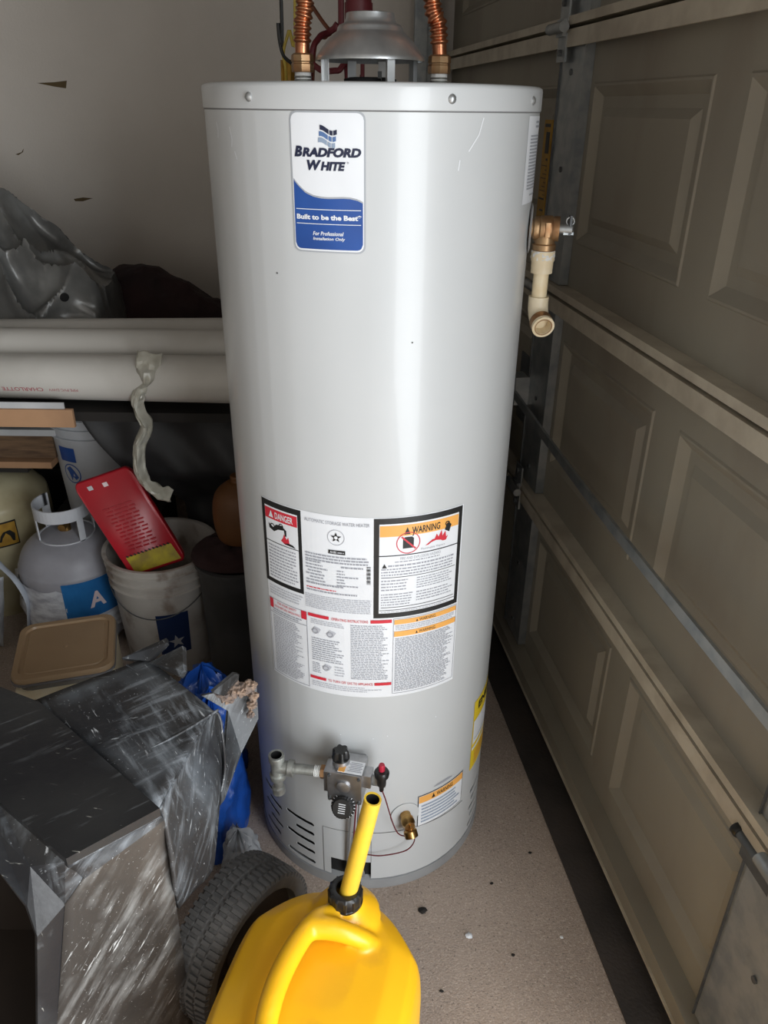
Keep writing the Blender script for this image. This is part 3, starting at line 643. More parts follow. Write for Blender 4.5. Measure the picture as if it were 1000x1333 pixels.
b = MB(); b.lathe([(0, 0), (.040, 0), (.040, .008), (.032, .010), (.03, .004), (0, .004)], (hx, 1.345, 1.4805), M_tankin, n=32); b.box((hx + .015, 1.31, 1.492), (.006, .002, .012), M_galv_dk); b.build('flue_collar', wh)

# relief valve on the right flank
ax = (cy(80, 0, 1) - TC).normalized(); vz = 1.283
b = MB(); b.lathe([(.0, .001), (.036, .001), (.036, .0025), (.030, .004), (.0, .004)], cy(80, vz, R), M_tank, ax, 40); b.lathe([(.036, .0008), (.0375, .0008), (.0375, .0022), (.036, .0026)], cy(80, vz, R), M_seam, ax, 40)
b.build('valve_escutcheon', wh)
p0 = cy(80, vz, R); 
b = MB(); pc = p0 + ax * .026
b.lathe([(0, 0), (.0135, 0), (.0140, .006), (.0180, .008), (.0185, .014), (.0175, .016), (.0195, .018), (.0200, .034), (.018, .037), (.019, .039), (.019, .047), (0, .047)], p0, M_bronze, ax, 24)
b.cyl(pc, pc + Vector((0, 0, -.034)), .0165, M_bronze, 20); b.lathe([(.0165, 0), (.0188, .002), (.0188, .010), (.0165, .012)], pc + Vector((0, 0, -.034)), M_bronze, n=20)
b.box(pc + Vector((0, -.0195, 0)), (.008, .003, .022), M_bronze, bev=.001)
rv = b.build('relief_valve', wh)
b = MB(); q = p0 + ax * .047; b.cyl(q, q + ax * .020, .0075, M_galv, 12); b.box(q + ax * .016 + Vector((0, 0, .006)), (.004, .012, .030), M_galv_dk, bev=.001)
b.box(q + ax * .014 + Vector((0, -.002, -.006)), (.016, .006, .004), M_galv); b.tube(arc(q + ax * .016 + Vector((0, 0, .012)), .006, 0, 6.28, ax, (0, 0, 1), 14), .0012, M_galv, 6)
b.build('test_lever', rv)
b = MB(); b.lathe([(0, 0), (.0175, 0), (.018, .018), (.0192, .020), (.0192, .034), (.016, .036)], pc + Vector((0, 0, -.068)), M_ivory, n=16); ad = b.build('pipe_adapter', wh)
b = MB(); b.grid(lambda u, v: pc + Vector((0, 0, -.047 + .014 * v)) + Vector((math.cos(u * 6.283), math.sin(u * 6.283), 0)) * (.0186 + .0022 * noise.noise(Vector((math.cos(u * 6.283) * 3, math.sin(u * 6.283) * 3, v * 3)))), 28, 6, M_tape, True); b.build('thread_tape', ad)
b = MB(); pb = pc + Vector((0, 0, -.066)); b.cyl(pb, pb + Vector((0, 0, -.042)), .0125, M_cpvc, 20); b.build('discharge_pipe', wh)
b = MB(); e0 = pb + Vector((0, 0, -.040)); dirc = (Vector((0.0, 0, H - .1)) - e0); dirc.z = -.05; dirc = Vector((.12, -.95, -.30)).normalized()
pth = [e0, e0 + Vector((0, 0, -.012))]; c_ = pth[-1]
for k in range(1, 9):
    t = k / 8; c_ = c_ + (Vector((0, 0, -1)) * (1 - t) + dirc * t).normalized() * .0042; pth.append(c_)
b.tube(pth, .0165, M_ivory, 20); b.lathe([(.0165, 0), (.0185, .002), (.0185, .020), (.0150, .020), (.0128, .019), (.0128, .002), (0, .002)], pth[-1], M_ivory, dirc, 24)
b.lathe([(.0148, .0203), (.0130, .0203)], pth[-1], M_bronze, dirc, 24); b.lathe([(.0183, .0), (.0187, .002), (.0187, .013), (.0183, .015)], pth[-1], M_bronze, dirc, 24)
b.build('discharge_elbow', wh)

# gas valve group
def loc(phi, z, out): return cy(phi, z, R + out)
gphi = -12.0; ga = math.radians(gphi); Rg = Matrix.Rotation(ga, 3, 'Z'); gn = (cy(gphi, 0, 1) - TC).normalized(); gt = Vector((math.cos(ga), math.sin(ga), 0))
gc = at(453, 1012, 1.345 - (R + .046) * math.cos(ga)); 
G = lambda x, o, z: gc + gt * x + gn * o + Vector((0, 0, z))
b = MB(); b.box(G(0, 0, 0), (.066, .056, .072), M_alu, Rg, .004); b.box(G(0, -.042, -.005), (.050, .04, .05), M_alu, Rg, .003); b.box(G(-.036, .002, .0), (.012, .034, .050), M_alu, Rg, .002)
b.box(G(.039, .004, .014), (.018, .026, .030), M_alu, Rg, .002); b.lathe([(.013, 0), (.013, .004), (.0085, .006), (0, .007)], G(-.001, .028, .006), M_alu, gn, 20)
b.lathe([(0, 0), (.017, 0), (.015, .012), (0, .014)], G(-.012, 0, .036), M_alu, (0, 0, 1), 20)
for x in (-.028, .028):
    for z in (-.03, .03): b.cyl(G(x, .028, z), G(x, .031, z), .003, M_galv_dk, 8)
gv = b.build('gas_control_valve', wh)
b = MB(); 
def knob(b, o, ax_, r, h, n, m, lobes=12, depth=.08):
    prof = [(1.15, 0), (1.15, .12), (1, .16), (.95, .85), (.82, 1.0), (0, 1.0)]; ax_ = Vector(ax_).normalized(); u = ax_.orthogonal().normalized(); w_ = ax_.cross(u); vs = []; fs = []
    for j, (rr, hh) in enumerate(prof):
        for i in range(n):
            a = 2 * math.pi * i / n; k = 1 + (depth * math.cos(lobes * a) if 1 < j < 5 else 0); vs.append(Vector(o) + ax_ * h * hh + (u * math.cos(a) + w_ * math.sin(a)) * r * rr * k)
    for j in range(len(prof) - 1):
        for i in range(n): fs.append((j * n + i, j * n + (i + 1) % n, (j + 1) * n + (i + 1) % n, (j + 1) * n + i))
    b.add(vs, fs, m)
knob(b, G(-.013, 0, .048), (0, 0, 1), .0145, .020, 48, M_bplas, 6, .14); b.build('gas_cock_knob', gv, label='small black lobed knob on top of the gas valve')
kn = (gn + Vector((0, 0, .55))).normalized(); ko = G(.000, .034, -.038)
b = MB(); knob(b, ko, kn, .0205, .016, 72, M_bplas, 24, .025); dk = b.build('temperature_dial', gv, label='black round temperature dial')
b = MB(); ku = kn.orthogonal().normalized(); ku = gt; kw = kn.cross(ku)
for k in range(22):
    a = 2 * math.pi * k / 22; c = ko + kn * .0028 + (ku * math.cos(a) + kw * math.sin(a)) * .0215; e = ku * math.cos(a) + kw * math.sin(a); g = kn.cross(e)
    b.add([c - g * .0006 - e * .002, c + g * .0006 - e * .002, c + g * .0006 + e * .002, c - g * .0006 + e * .002], [(0, 1, 2, 3)], M_white)
for k in range(5): 
    c = ko + kn * .0163 + kw * (.008 - k * .004); b.add([c - ku * .006 - kw * .0007, c + ku * .007 - kw * .0007, c + ku * .007 + kw * .0007, c - ku * .006 + kw * .0007], [(0, 1, 2, 3)], M_white)
b.build('dial_marks', dk, smooth=0, fix=False)
b = MB(); b.box(G(.010, .010, .0385), (.046, .030, .0012), M_white, Rg); b.box(G(-.006, .010, .0393), (.012, .030, .0008), M_orange, Rg)
for k in range(6): b.box(G(.018, .020 - k * .004, .0393), (.026 - (k % 2) * .005, .0014, .0004), M_print, Rg)
b.build('valve_label', gv, smooth=0)
# igniter
ic = G(.066, .006, .028)
b = MB(); b.box(G(.056, .003, .008), (.034, .003, .026), M_galv, Rg, .0008); b.build('igniter_bracket', gv)
b = MB(); b.lathe([(0, -.040), (.004, -.040), (.005, -.028), (.0085, -.024), (.009, -.004), (.0135, -.002), (.0145, .006), (.012, .011), (.006, .012), (0, .012)], ic, M_bplas, n=24); ig = b.build('igniter', gv)
b = MB(); b.lathe([(0, .010), (.0058, .010), (.0062, .022), (.005, .026), (0, .027)], ic, M_redplas, n=20); b.build('push_button', ig, label='small red push button')
b = MB(); s0 = ic + Vector((0, 0, -.040)); b.tube(smoothpts([s0, s0 + Vector((.006, -.004, -.012)), loc(12, .17, .030), loc(20, .135, .022), loc(17, .10, .02), loc(6, .085, .012), loc(-3, .08, .004), loc(-8, .055, -.002)], 8), .0013, M_wred, 6); b.build('igniter_wire', gv)
b = MB()
for dx, mm, r in ((-.002, M_zinc, .003), (.006, M_wred, .0018), (.012, M_zinc, .0022)): b.tube(smoothpts([G(dx, .004, -.034), G(dx + .002, .006, -.06), G(dx + .004, -.02, -.09), loc(-9 + dx * 200, .03, .006), loc(-9 + dx * 200, .02, -.01)], 6), r, mm, 8)
b.tube(smoothpts([loc(-3, .055, .0), loc(-3, .06, .018), loc(-2, .04, .022), loc(-5, .02, .0)], 6), .004, M_zinc, 8)
b.build('burner_tubes', gv)
# gas inlet with tee
g0 = G(-.042, 0, .004); tt = at(362, 1014, g0.y + .012)
dv = (tt - g0); dv.z = 0.0; dv.normalize()
tx = Vector((tt.x, tt.y, g0.z)); Lt = (tx - g0).length
b = MB(); b.lathe([(0, 0), (.0135, 0), (.0135, .010), (0, .010)], g0, M_bronze, dv, 6); b.cyl(g0 + dv * .01, g0 + dv * (Lt - .018), .0098, M_iron, 16)
b.lathe([(.0098, 0), (.0155, .0), (.0160, .010), (.0128, .012)], g0 + dv * (Lt - .032), M_iron, dv, 18)
for k in range(4): b.lathe([(.0098, 0), (.0112, .001), (.0098, .002)], g0 + dv * (.012 + k * .003), M_tape, dv, 16)
b.build('gas_nipple', wh)
b = MB(); b.cyl(tx - dv * .024, tx, .0128, M_iron, 18); b.lathe([(.0105, .030), (.0148, .030), (.0155, .028), (.0155, .018), (.0125, .016), (.0125, -.016), (.0155, -.018), (.0155, -.028), (.0140, -.030), (.009, -.030), (.009, -.050), (.0125, -.052), (.0125, -.066), (0, -.067)], tx, M_iron, n=20)
b.lathe([(.0105, .030), (.0105, .004), (0, .004)], tx, M_tankin, n=20); b.build('gas_tee', wh)
# drain valve
dp = loc(17, .183, 0); dn = (cy(17, 0, 1) - TC).normalized()
b = MB(); b.lathe([(.030, .0004), (.030, .0015), (.028, .002), (0, .002)], dp, M_tank, dn, 40); b.build('drain_escutcheon', wh)
b = MB(); b.lathe([(0, .002), (.0115, .002), (.0115, .012), (.0135, .014), (.0135, .026), (.0105, .030), (.0105, .034), (0, .035)], dp, M_brass, dn, 20)
b.box(dp + dn * .036, (.003, .006, .012), M_brass, bev=.001)
dd = (dn * .55 + Vector((.12, 0, -.85))).normalized(); b.lathe([(0, 0), (.010, 0), (.0105, .018), (.0130, .020), (.0138, .022), (.0138, .034), (.0115, .035), (.0105, .030), (0, .030)], dp + dn * .016, M_brass, dd, 20)
b.build('drain_valve', wh)

# ------------------------------------------------------------------ wires and pipe behind the hood
def wire(name, pts, r, m, label, grp=None):
    b = MB(); b.tube(smoothpts(pts, 8), r, m, 8); b.build(name, label=label, cat='cable', group=grp)
def W(px, py, Y): return at(px, py, Y)
def up(px, Y): p = at(px, 0, Y); return Vector((p.x, Y, 2.5))
wire('electrical_cable', [up(366, 1.75), W(366, 0, 1.75), W(362, 30, 1.75), W(368, 70, 1.75), W(386, 95, 1.74), W(384, 160, 1.78), W(384, 260, 1.85)], .0035, M_wblack, 'thin black cable looping down left of the left copper pipe')
wire('electrical_cable', [up(392, 1.8), W(384, 0, 1.8), W(376, 40, 1.8), W(369, 70, 1.8), W(373, 110, 1.8), W(374, 260, 1.9)], .0032, M_wyel, 'thin yellow cable hanging beside the left copper pipe')
wire('electrical_cable', [up(440, 1.8), W(444, 0, 1.8), W(438, 32, 1.8), W(428, 42, 1.8), W(415, 50, 1.78), W(405, 80, 1.76), W(400, 200, 1.8)], .006, M_wred, 'dark red cable bending behind the left copper pipe')
wire('electrical_cable', [W(405, 6, 1.86), W(420, 28, 1.84), W(430, 42, 1.82), W(424, 48, 1.80), W(409, 70, 1.80), W(404, 250, 1.82)], .004, M_wbrown, 'brown cable looped beside the metal draft hood')
wire('electrical_cable', [W(403, 80, 1.73), W(420, 92, 1.72), W(440, 92, 1.70), W(452, 96, 1.72), W(450, 250, 1.74)], .0055, M_wred, 'dark red cable drooping beneath the metal draft hood rim')
wire('electrical_cable', [up(472, 1.9), W(472, 60, 1.78), W(471, 104, 1.75), W(471, 250, 1.8)], .0042, M_wred, 'straight red cable seen through the draft hood legs')
b = MB(); p = at(467, 30, 1.62); z0_ = p.z; b.lathe([(0, z0_), (.023, z0_), (.023, 2.5), (0, 2.5)], (p.x, 1.62, 0), M_wred, n=24); b.lathe([(.023, z0_), (.025, z0_), (.025, z0_ + .03), (.023, z0_ + .03)], (p.x, 1.62, 0), M_wred, n=24)
b.build('vent_pipe', label='dark maroon pipe hanging from above behind the draft hood', cat='pipe')
b = MB(); cloth = lambda u, v: at(366 + 26 * u, 78 + 120 * v, 1.88) + Vector((0, .012 * math.sin(u * 9 + v * 3), 0)); b.grid(cloth, 10, 14, M_amber); b.build('yellow_rag', label='dirty yellow rag hanging on cables left of the left copper pipe', cat='rag', solid=.003)

# ------------------------------------------------------------------ bench, shelf and things at the back
BT = .772
b = MB()
b.box((-.65, 2.35, BT - .012), (1.9, 1.08, .024), M_darkwood); bench = thing('workbench', (-.75, 2.3, FZ), 'dark workbench against the back wall, carrying white pipes and tarp', 'workbench')
b.build('bench_top', bench, smooth=0)
for x in (-1.56, .2):
    for y in (1.87, 2.82):
        b = MB(); b.box((x, y, (BT - .024 + FZ) / 2), (.06, .06, BT - .024 - FZ), M_darkwood); b.build('leg', bench, smooth=0)
YS = 2.16
def shz(y): return at(30, y, YS).z
rz0, rz1 = at(20, 674, 2.42).z, at(20, 612, 2.42).z
for z, hh, y0, y1 in ((shz(606) - .0075, .014, 2.14, 2.70), (rz0 - .0085, .016, 2.42, 2.85)):
    b = MB(); b.box((-1.36, (y0 + y1) / 2, z), (.54, y1 - y0, hh), M_darkwood); b.build('shelf_board', bench, smooth=0)
# pipes
def pvc(name, pl, Yl, pr, Yr, r, label, lab=None):
    a = at(*pl, Yl); c = at(*pr, Yr); d_ = (c - a).normalized(); a = a - d_ * .36; c = c + d_ * .04
    b = MB(); b.lathe([(r - .006, 0), (r, 0), (r, (c - a).length), (r - .006, (c - a).length), (r - .006, 0)], a, M_pvc, d_, 40); o = b.build(name, label=label, cat='pipe', group=None); return o, a, d_
p1, pa, pdv = pvc('plastic_pipe', (0, 489), 1.90, (292, 494), 1.785, .0565, 'front large white plastic pipe with red lettering, lying across the bench')
pvc('plastic_pipe', (0, 451), 2.005, (290, 456), 1.905, .050, 'middle white plastic pipe lying behind the lettered pipe')
pvc('plastic_pipe', (0, 440), 2.12, (288, 440), 2.02, .052, 'rearmost white plastic pipe, directly in front of the tarp pile')
# red print upside down on the front pipe
b = MB(); uu = Vector((0, -1, 0)); uu = (uu - pdv * uu.dot(pdv)).normalized(); ww = pdv.cross(uu)
if ww.z < 0: ww = -ww
def ppt(s_, ang, rr=.0569): return pa + pdv * s_ + (uu * math.cos(ang) + ww * math.sin(ang)) * rr
xa = (at(3, 506, 1.84) - pa).dot(pdv); xb = (at(64, 506, 1.84) - pa).dot(pdv); xc = (at(72, 506, 1.84) - pa).dot(pdv); xd = (at(114, 506, 1.84) - pa).dot(pdv)
def ptext(t, s0, s1, a_lo, a_hi, bold=0.0):
    vs, fs = text_geo(t, 0, bold); b.add([ppt(s1 - (s1 - s0) * x, a_hi - (a_hi - a_lo) * y) for x, y in vs], fs, M_pvcred)
ptext('CHARLOTTE', xa, xb, -.37, -.18, .01)
ptext('PIPE PVC DWV', xc, xd, -.35, -.22)
b.build('pipe_print', p1, smooth=0, fix=False)
# film hanging from the pipes
def ribbon(pts, wd, name, m, Yf, label, cat, amp=.006):
    P = smoothpts([at(x, y, Yf(i)) for i, (x, y) in enumerate(pts)], 8); N = len(P)
    def f_(u, v):
        i = min(int(v * (N - 1)), N - 2); t = v * (N - 1) - i; p = P[i].lerp(P[i + 1], t); tg = (P[i + 1] - P[i]).normalized()
        sd = tg.cross(Vector((0, 1, 0))).normalized(); ww_ = wd(v); a = (u - .5) * 2
        n_ = noise.noise(Vector((u * 3, v * 16, 1.3))) * amp * 1.6 + noise.noise(Vector((u * 6, v * 30, 7))) * amp
        return p + sd * a * ww_ + Vector((0, -.012 * math.cos(a * 2.6) * (ww_ / .02) ** .5 * (1 if v > .1 else .3) + n_, n_ * .4))
    b = MB(); b.grid(f_, 14, 70, m); return b.build(name, label=label, cat=cat, solid=.0008, smooth=30)
ribbon([(195, 458), (192, 480), (190, 500), (181, 512), (178, 530), (190, 555), (181, 580), (180, 605), (187, 628), (205, 642), (223, 648)], lambda v: interp(v, [0, .14, .2, .3, .6, .85, 1], [.030, .028, .012, .016, .015, .017, .021]), 'plastic_wrap', M_film,
       lambda i: [1.79, 1.765, 1.765, 1.765, 1.765, 1.765, 1.765, 1.765, 1.765, 1.765, 1.765][i], 'crumpled pale plastic wrap strip hanging from the white pipes', 'plastic wrap')
# tarp and cloth mounds
def z_n(h, pr): return h * pr
def mound(name, m, xs, hs, y0, y1, label, cat, seed, amp, yc=.35, fr=5.0, fold=False, x0=None, x1=None):
    x0 = xs[0] if x0 is None else x0; x1 = xs[-1] if x1 is None else x1
    def f_(u, v):
        x = x0 + (x1 - x0) * u; y = y0 + (y1 - y0) * v; h = interp(x, xs, hs)
        pr = math.sin(min(1, v / yc) * math.pi / 2) ** .7 if v < yc else math.cos((v - yc) / (1 - yc) * math.pi / 2) ** .6
        e = min(1, u * 12, (1 - u) * 12)
        z = h * pr; hp = z; wv = noise.noise(Vector((x * 2.2 + seed, y * 2, hp * 2.2))); q_ = .55 * x + .83 * hp; r_ = .83 * x - .55 * hp
        if fold:
            A = (1 - abs(noise.noise(Vector((q_ * 7 + wv * 1.6, r_ * 1.3, y * 2 + seed))))) ** 6
            B = (1 - abs(noise.noise(Vector((q_ * 3.2 - r_ * 7 + wv * 2, q_ * 2.0, y * 3 + 5))))) ** 7
            D = noise.noise(Vector((x * 3.5, y * 3, hp * 3.5 + 3))); E_ = (1 - abs(noise.noise(Vector((q_ * 22 + wv * 5, r_ * 5, y * 6))))) ** 4
            n_ = 1.15 * A + .75 * B + .9 * D + .16 * E_ - .75
        else: n_ = ridged((x * fr + seed, y * fr, hp * fr), 4) - 1.15
        k = amp * min(1, pr * 1.6) * e
        return Vector((x + n_ * amp * .3 * e, y - n_ * k * .8, BT + .001 + max(0, z * min(1, e * 1.5) + n_ * k)))
    b = MB(); b.grid(f_, 130, 90, m); return b.build(name, label=label, cat=cat, smooth=60)
Yt = 2.34
tx_ = [at(px, 300, Yt).x for px in (-200, -100, 0, 30, 60, 85, 105, 128, 150)]; th = [at(0, py, Yt).z - BT for py in (250, 246, 264, 274, 298, 330, 345, 362, 420)]
th[-1] = .02
mound('silver_tarp', M_tarp, tx_, th, 2.15, 2.62, 'crumpled shiny grey tarp heaped on the bench, left edge', 'tarp', 3.1, .062, .45, 5.0, True)
def eyelet():
    me = bpy.data.objects['silver_tarp'].data; bv = BVHTree.FromPolygons([v.co for v in me.vertices], [p.vertices[:] for p in me.polygons])
    hit, nn_, _, _ = bv.ray_cast(Vector((0, 0, H)), ray(84, 387).normalized())
    if hit is None: return
    if nn_.y > 0: nn_ = -nn_
    b = MB(); b.lathe([(0, .0012), (.007, .0012), (.007, .0025), (.012, .0025), (.013, .0), (.0, .0)], hit, M_black, nn_, 20); b.build('eyelet', bpy.data.objects['silver_tarp'], label='dark round eyelet')
eyelet()
Yt = 2.5
tx_ = [at(px, 380, Yt).x for px in (92, 110, 150, 200, 240, 262, 290, 330)]; th = [at(100, py, Yt).z - BT for py in (415, 372, 350, 352, 372, 392, 402, 420)]
mound('dark_cloth', M_maroon, tx_, th, 2.40, 2.80, 'dark maroon cloth heap beside the silver tarp against the wall', 'cloth', 8.4, .018, .35, 4)
# black sheeting hanging from the bench
b = MB()
def sh(u, v):
    xl = -.835 + .23 * min(1, v * 2.1) ** 1.2; x = xl + (.22 - xl) * u; z = BT - .028 - v * (BT - .028 - FZ - .01)
    return Vector((x, 1.955 + .13 * min(1, max(0, (v - .27) * 5.5)) + .014 * math.sin(u * 40 - v * 8) * (.35 + v) + .02 * noise.noise(Vector((u * 6, v * 5, 2))), z))
b.grid(sh, 110, 40, M_bsheet); b.build('black_sheeting', label='black plastic sheeting hanging from the bench behind the dirty white bucket', cat='sheeting', smooth=70, solid=.002)
# cardboard box under the pipe, left
YB = 1.795
p = at(-70, 530, YB); q = at(95, 528, YB); zc = at(50, 554, YB).z; zt = at(50, 531, YB).z
box = thing('cardboard_box', ((p.x + q.x) / 2, YB, zc), 'flat brown cardboard box under the left end of the pipes', 'box')
b = MB(); b.box(((p.x + q.x) / 2, YB - .006, (zc + zt) / 2), (q.x - p.x, .012, zt - zc), M_card, bev=.002); b.build('box_body', box)
b = MB(); b.box(((p.x + q.x) / 2 - .01, YB - .004, zt + .008), (q.x - p.x - .02, .004, .016), M_paper); b.build('paper_strip', box, smooth=0)
xr_ = at(70, 580, YS).x; xm_ = xr_ - .25
b = MB(); b.box((xm_, YS + .04, (shz(566) + shz(596)) / 2), (.50, .08, shz(566) - shz(596)), M_wood, bev=.002); b.box((xm_, YS + .03, (shz(598) + shz(606)) / 2), (.48, .10, shz(598) - shz(606)), M_card); b.box((xm_ + .03, YS + .03, (shz(557) + shz(565)) / 2), (.50, .09, shz(557) - shz(565)), M_paper)
b.build('wooden_plank_stack', label='brown wooden planks on the shelf under the bench, far left', cat='planks', smooth=0)
rc = thing('audio_receiver', (-1.36, 2.42, rz0), 'black electronic box with bright silver strip on the low shelf', 'electronics')
b = MB(); b.box((-1.36, 2.53, (rz0 + rz1) / 2), (.50, .20, rz1 - rz0), M_bplas, bev=.004); b.build('case', rc)
sp_ = at(18, 661, 2.427); b = MB(); b.box((sp_.x - .05, 2.427, sp_.z), (.20, .006, .010), M_zinc, bev=.001); b.build('front_strip', rc, label='bright silver strip')
for k in range(7): q_ = at(8 + k * 8, 633, 2.427); b = MB(); b.box(q_, (.014, .006, .008), M_galv_dk, bev=.001); b.build('button', rc)
# second bucket behind
def bucket(name, c, r_top, r_bot, h, m, label, full_rim=True):
    o = thing(name, c, label, 'bucket'); c = Vector(c); b = MB(); s_ = (r_top - r_bot) / h
    rr = lambda z: r_bot + s_ * z
    prof = [(0, .002), (r_bot, .002), (rr(.004), .004), (rr(h * .70), h * .70)]
    for z in (h * .76, h * .84, h * .92): prof += [(rr(z), z - .002), (rr(z) + .007, z), (rr(z) + .007, z + .004), (rr(z) + .001, z + .006)]
    prof += [(rr(h), h - .008), (rr(h) + .008, h - .006), (rr(h) + .008, h - .001), (rr(h) + .002, h), (rr(h) - .004, h - .002), (rr(h * .5) - .004, h * .5), (r_bot - .003, .008), (0, .008)]
    b.lathe(prof, c, m, n=64); b.build('bucket_wall', o); return o, rr
cb = at(122, 556, 2.16); crz = FZ
cr = thing('storage_crate', (cb.x, 2.27, FZ), 'dark crate on the floor beneath the blue-printed white bucket', 'crate')
ky = 2.25 / 2.145; bc = Vector(((cb.x + .02) * ky, 2.25, H + (.333 - H) * ky)); cx_ = bc.x
for (px_, py_, sx_, sy_) in ((cx_, 2.156, .34, .012), (cx_, 2.384, .34, .012), (cx_ - .164, 2.27, .012, .216), (cx_ + .164, 2.27, .012, .216)):
    b = MB(); b.box((px_, py_, (FZ + bc.z - .012) / 2), (sx_, sy_, bc.z - .012 - FZ), M_darkwood); b.build('side_panel', cr, smooth=0)
for k in range(4):
    b = MB(); b.box((cx_, 2.178 + k * .061, bc.z - .006), (.34, .055, .011), M_darkwood); b.build('top_slat', cr, smooth=0)
o, rr = bucket('plastic_bucket', bc, .135 * ky, .118 * ky, .36 * ky, M_bucket2, 'white bucket with blue printing, under the bench behind the gas cylinder')
def bk(c, rr, a, z, k=0): p = math.radians(a); r = rr(z) + .0008 + k * .0004; return c + Vector((r * math.sin(p), -r * math.cos(p), z))
b = MB()
def bstrip(c, rr, a0, a1, z0, z1, m, k=0, n=6):
    for i in range(n):
        A = a0 + (a1 - a0) * i / n; B = a0 + (a1 - a0) * (i + 1) / n; b.add([bk(c, rr, A, z0, k), bk(c, rr, B, z0, k), bk(c, rr, B, z1, k), bk(c, rr, A, z1, k)], [(0, 1, 2, 3)], m)
bstrip(bc, rr, -40, -14, .215, .262, M_blue)
for i in range(20):
    a0, a1 = 2 * math.pi * i / 20, 2 * math.pi * (i + 1) / 20; f_ = lambda r_, a: bk(bc, rr, -25 + r_ * 52 * math.cos(a) * 5, .175 + r_ * .62 * math.sin(a) * .5 / .25 * .25 * 2, 0)
    b.add([f_(.047, a0), f_(.053, a0), f_(.053, a1), f_(.047, a1)], [(0, 1, 2, 3)], M_blue)
b.add([bk(bc, rr, a, z, 0) for a, z in ((-33, .19), (-26, .20), (-20, .185), (-15, .165), (-20, .155), (-24, .165), (-27, .15), (-29, .17))], [list(range(8))], M_blue)
b.build('blue_emblem', o, smooth=0, fix=False, kind='stuff')
b = MB(); bstrip(bc, rr, 12, 50, .14, .17, M_bnavy); b.build('blue_block_print', o, smooth=0, fix=False)

# propane cylinder
PC = at(93, 720, 1.985); PC.z = FZ
pr = thing('propane_cylinder', PC, 'grey propane cylinder with white collar and torn blue label', 'gas cylinder')
def pprof(r): return [(0, .02), (.09, .02), (r * .93, .045), (r, .08), (r, .255), (r * .97, .285), (r * .87, .320), (r * .70, .345), (r * .45, .362), (0, .372)]
b = MB(); b.lathe(smoothpts([Vector((a, c, 0)) for a, c in pprof(.152)], 4) and [(max(0, p.x), p.y) for p in smoothpts([Vector((a, c, 0)) for a, c in pprof(.152)], 4)], PC, M_prop, n=56); b.lathe([(.10, 0), (.104, 0), (.104, .035), (.10, .035), (.10, 0)], PC, M_prop, n=40)
b.build('steel_body', pr)
b = MB(); rc_ = .080
def coll(a0, a1, z0, z1, n=10):
    for i in range(n):
        A = math.radians(a0 + (a1 - a0) * i / n); B = math.radians(a0 + (a1 - a0) * (i + 1) / n)
        f_ = lambda a, z, r: PC + Vector((r * math.sin(a), -r * math.cos(a), z))
        b.hexa([f_(A, z0, rc_), f_(B, z0, rc_), f_(B, z0, rc_ - .004), f_(A, z0, rc_ - .004)], [f_(A, z1, rc_), f_(B, z1, rc_), f_(B, z1, rc_ - .004), f_(A, z1, rc_ - .004)], M_propw)
coll(-180, 180, .34, .362, 40); coll(-130, 130, .428, .466, 30)
for a0, a1 in ((-130, -112), (-62, -48), (48, 62), (112, 130)): coll(a0, a1, .362, .428, 3)
b.build('collar', pr, smooth=30)
b = MB(); b.cyl(PC + Vector((0, 0, .365)), PC + Vector((0, 0, .41)), .014, M_brass, 14); b.cyl(PC + Vector((0, -.03, .39)), PC + Vector((0, .02, .39)), .011, M_brass, 14); knob(b, PC + Vector((0, 0, .41)), (0, 0, 1), .02, .015, 40, M_bplas, 8, .1); b.build('shutoff_valve', pr)
pq = lambda a, z, k: PC + Vector(((.1535 + k * .001) * math.sin(math.radians(a)), -(.1535 + k * .001) * math.cos(math.radians(a)), z))
b = MB(); n = 44
for i in range(n):
    a0 = -78 + 160 * i / n; a1 = -78 + 160 * (i + 1) / n
    t_ = lambda a: (.248 + .014 * noise.noise(Vector((a * .35, 1, 0))) + .012 * noise.noise(Vector((a * .12, 4, 0))) if a < 12 else .272); l_ = lambda a: .085 + (.03 * noise.noise(Vector((a * .2, 9, 0))) + .02 if a < -30 else 0)
    for j in range(6):
        v0 = j / 6; v1 = (j + 1) / 6; wob = lambda a, v: 1.2 + 2.2 * noise.noise(Vector((a * .15, v * 14, 3))) if a < 10 else 0
        z_ = lambda a, v: l_(a) + (t_(a) - l_(a)) * v
        b.add([pq(a0, z_(a0, v0), wob(a0, v0)), pq(a1, z_(a1, v0), wob(a1, v0)), pq(a1, z_(a1, v1), wob(a1, v1)), pq(a0, z_(a0, v1), wob(a0, v1))], [(0, 1, 2, 3)], M_sleeve)
slv = b.build('torn_sleeve', pr, smooth=30, fix=False)
b = MB(); 
for i in range(14):
    a0 = 8 + 62 * i / 14; a1 = 8 + 62 * (i + 1) / 14; b.add([pq(a0, .150, 1.5), pq(a1, .150, 1.5), pq(a1, .272, 1.5), pq(a0, .272, 1.5)], [(0, 1, 2, 3)], M_pblue)
vs, fs = text_geo('A', 0, .03); b.add([pq(33 + 18 * x, .180 + .052 * y, 2.2) for x, y in vs], fs, M_pink)
for k in range(2): b.add([pq(12, .18 - k * .05 - .0, 2), pq(40, .182 - k * .05, 2), pq(40, .1805 - k * .05, 2), pq(12, .1785 - k * .05, 2)], [(0, 1, 2, 3)], M_pblue)
b.build('blue_panel', slv, smooth=0, fix=False, label='bright blue panel with a pale letter')
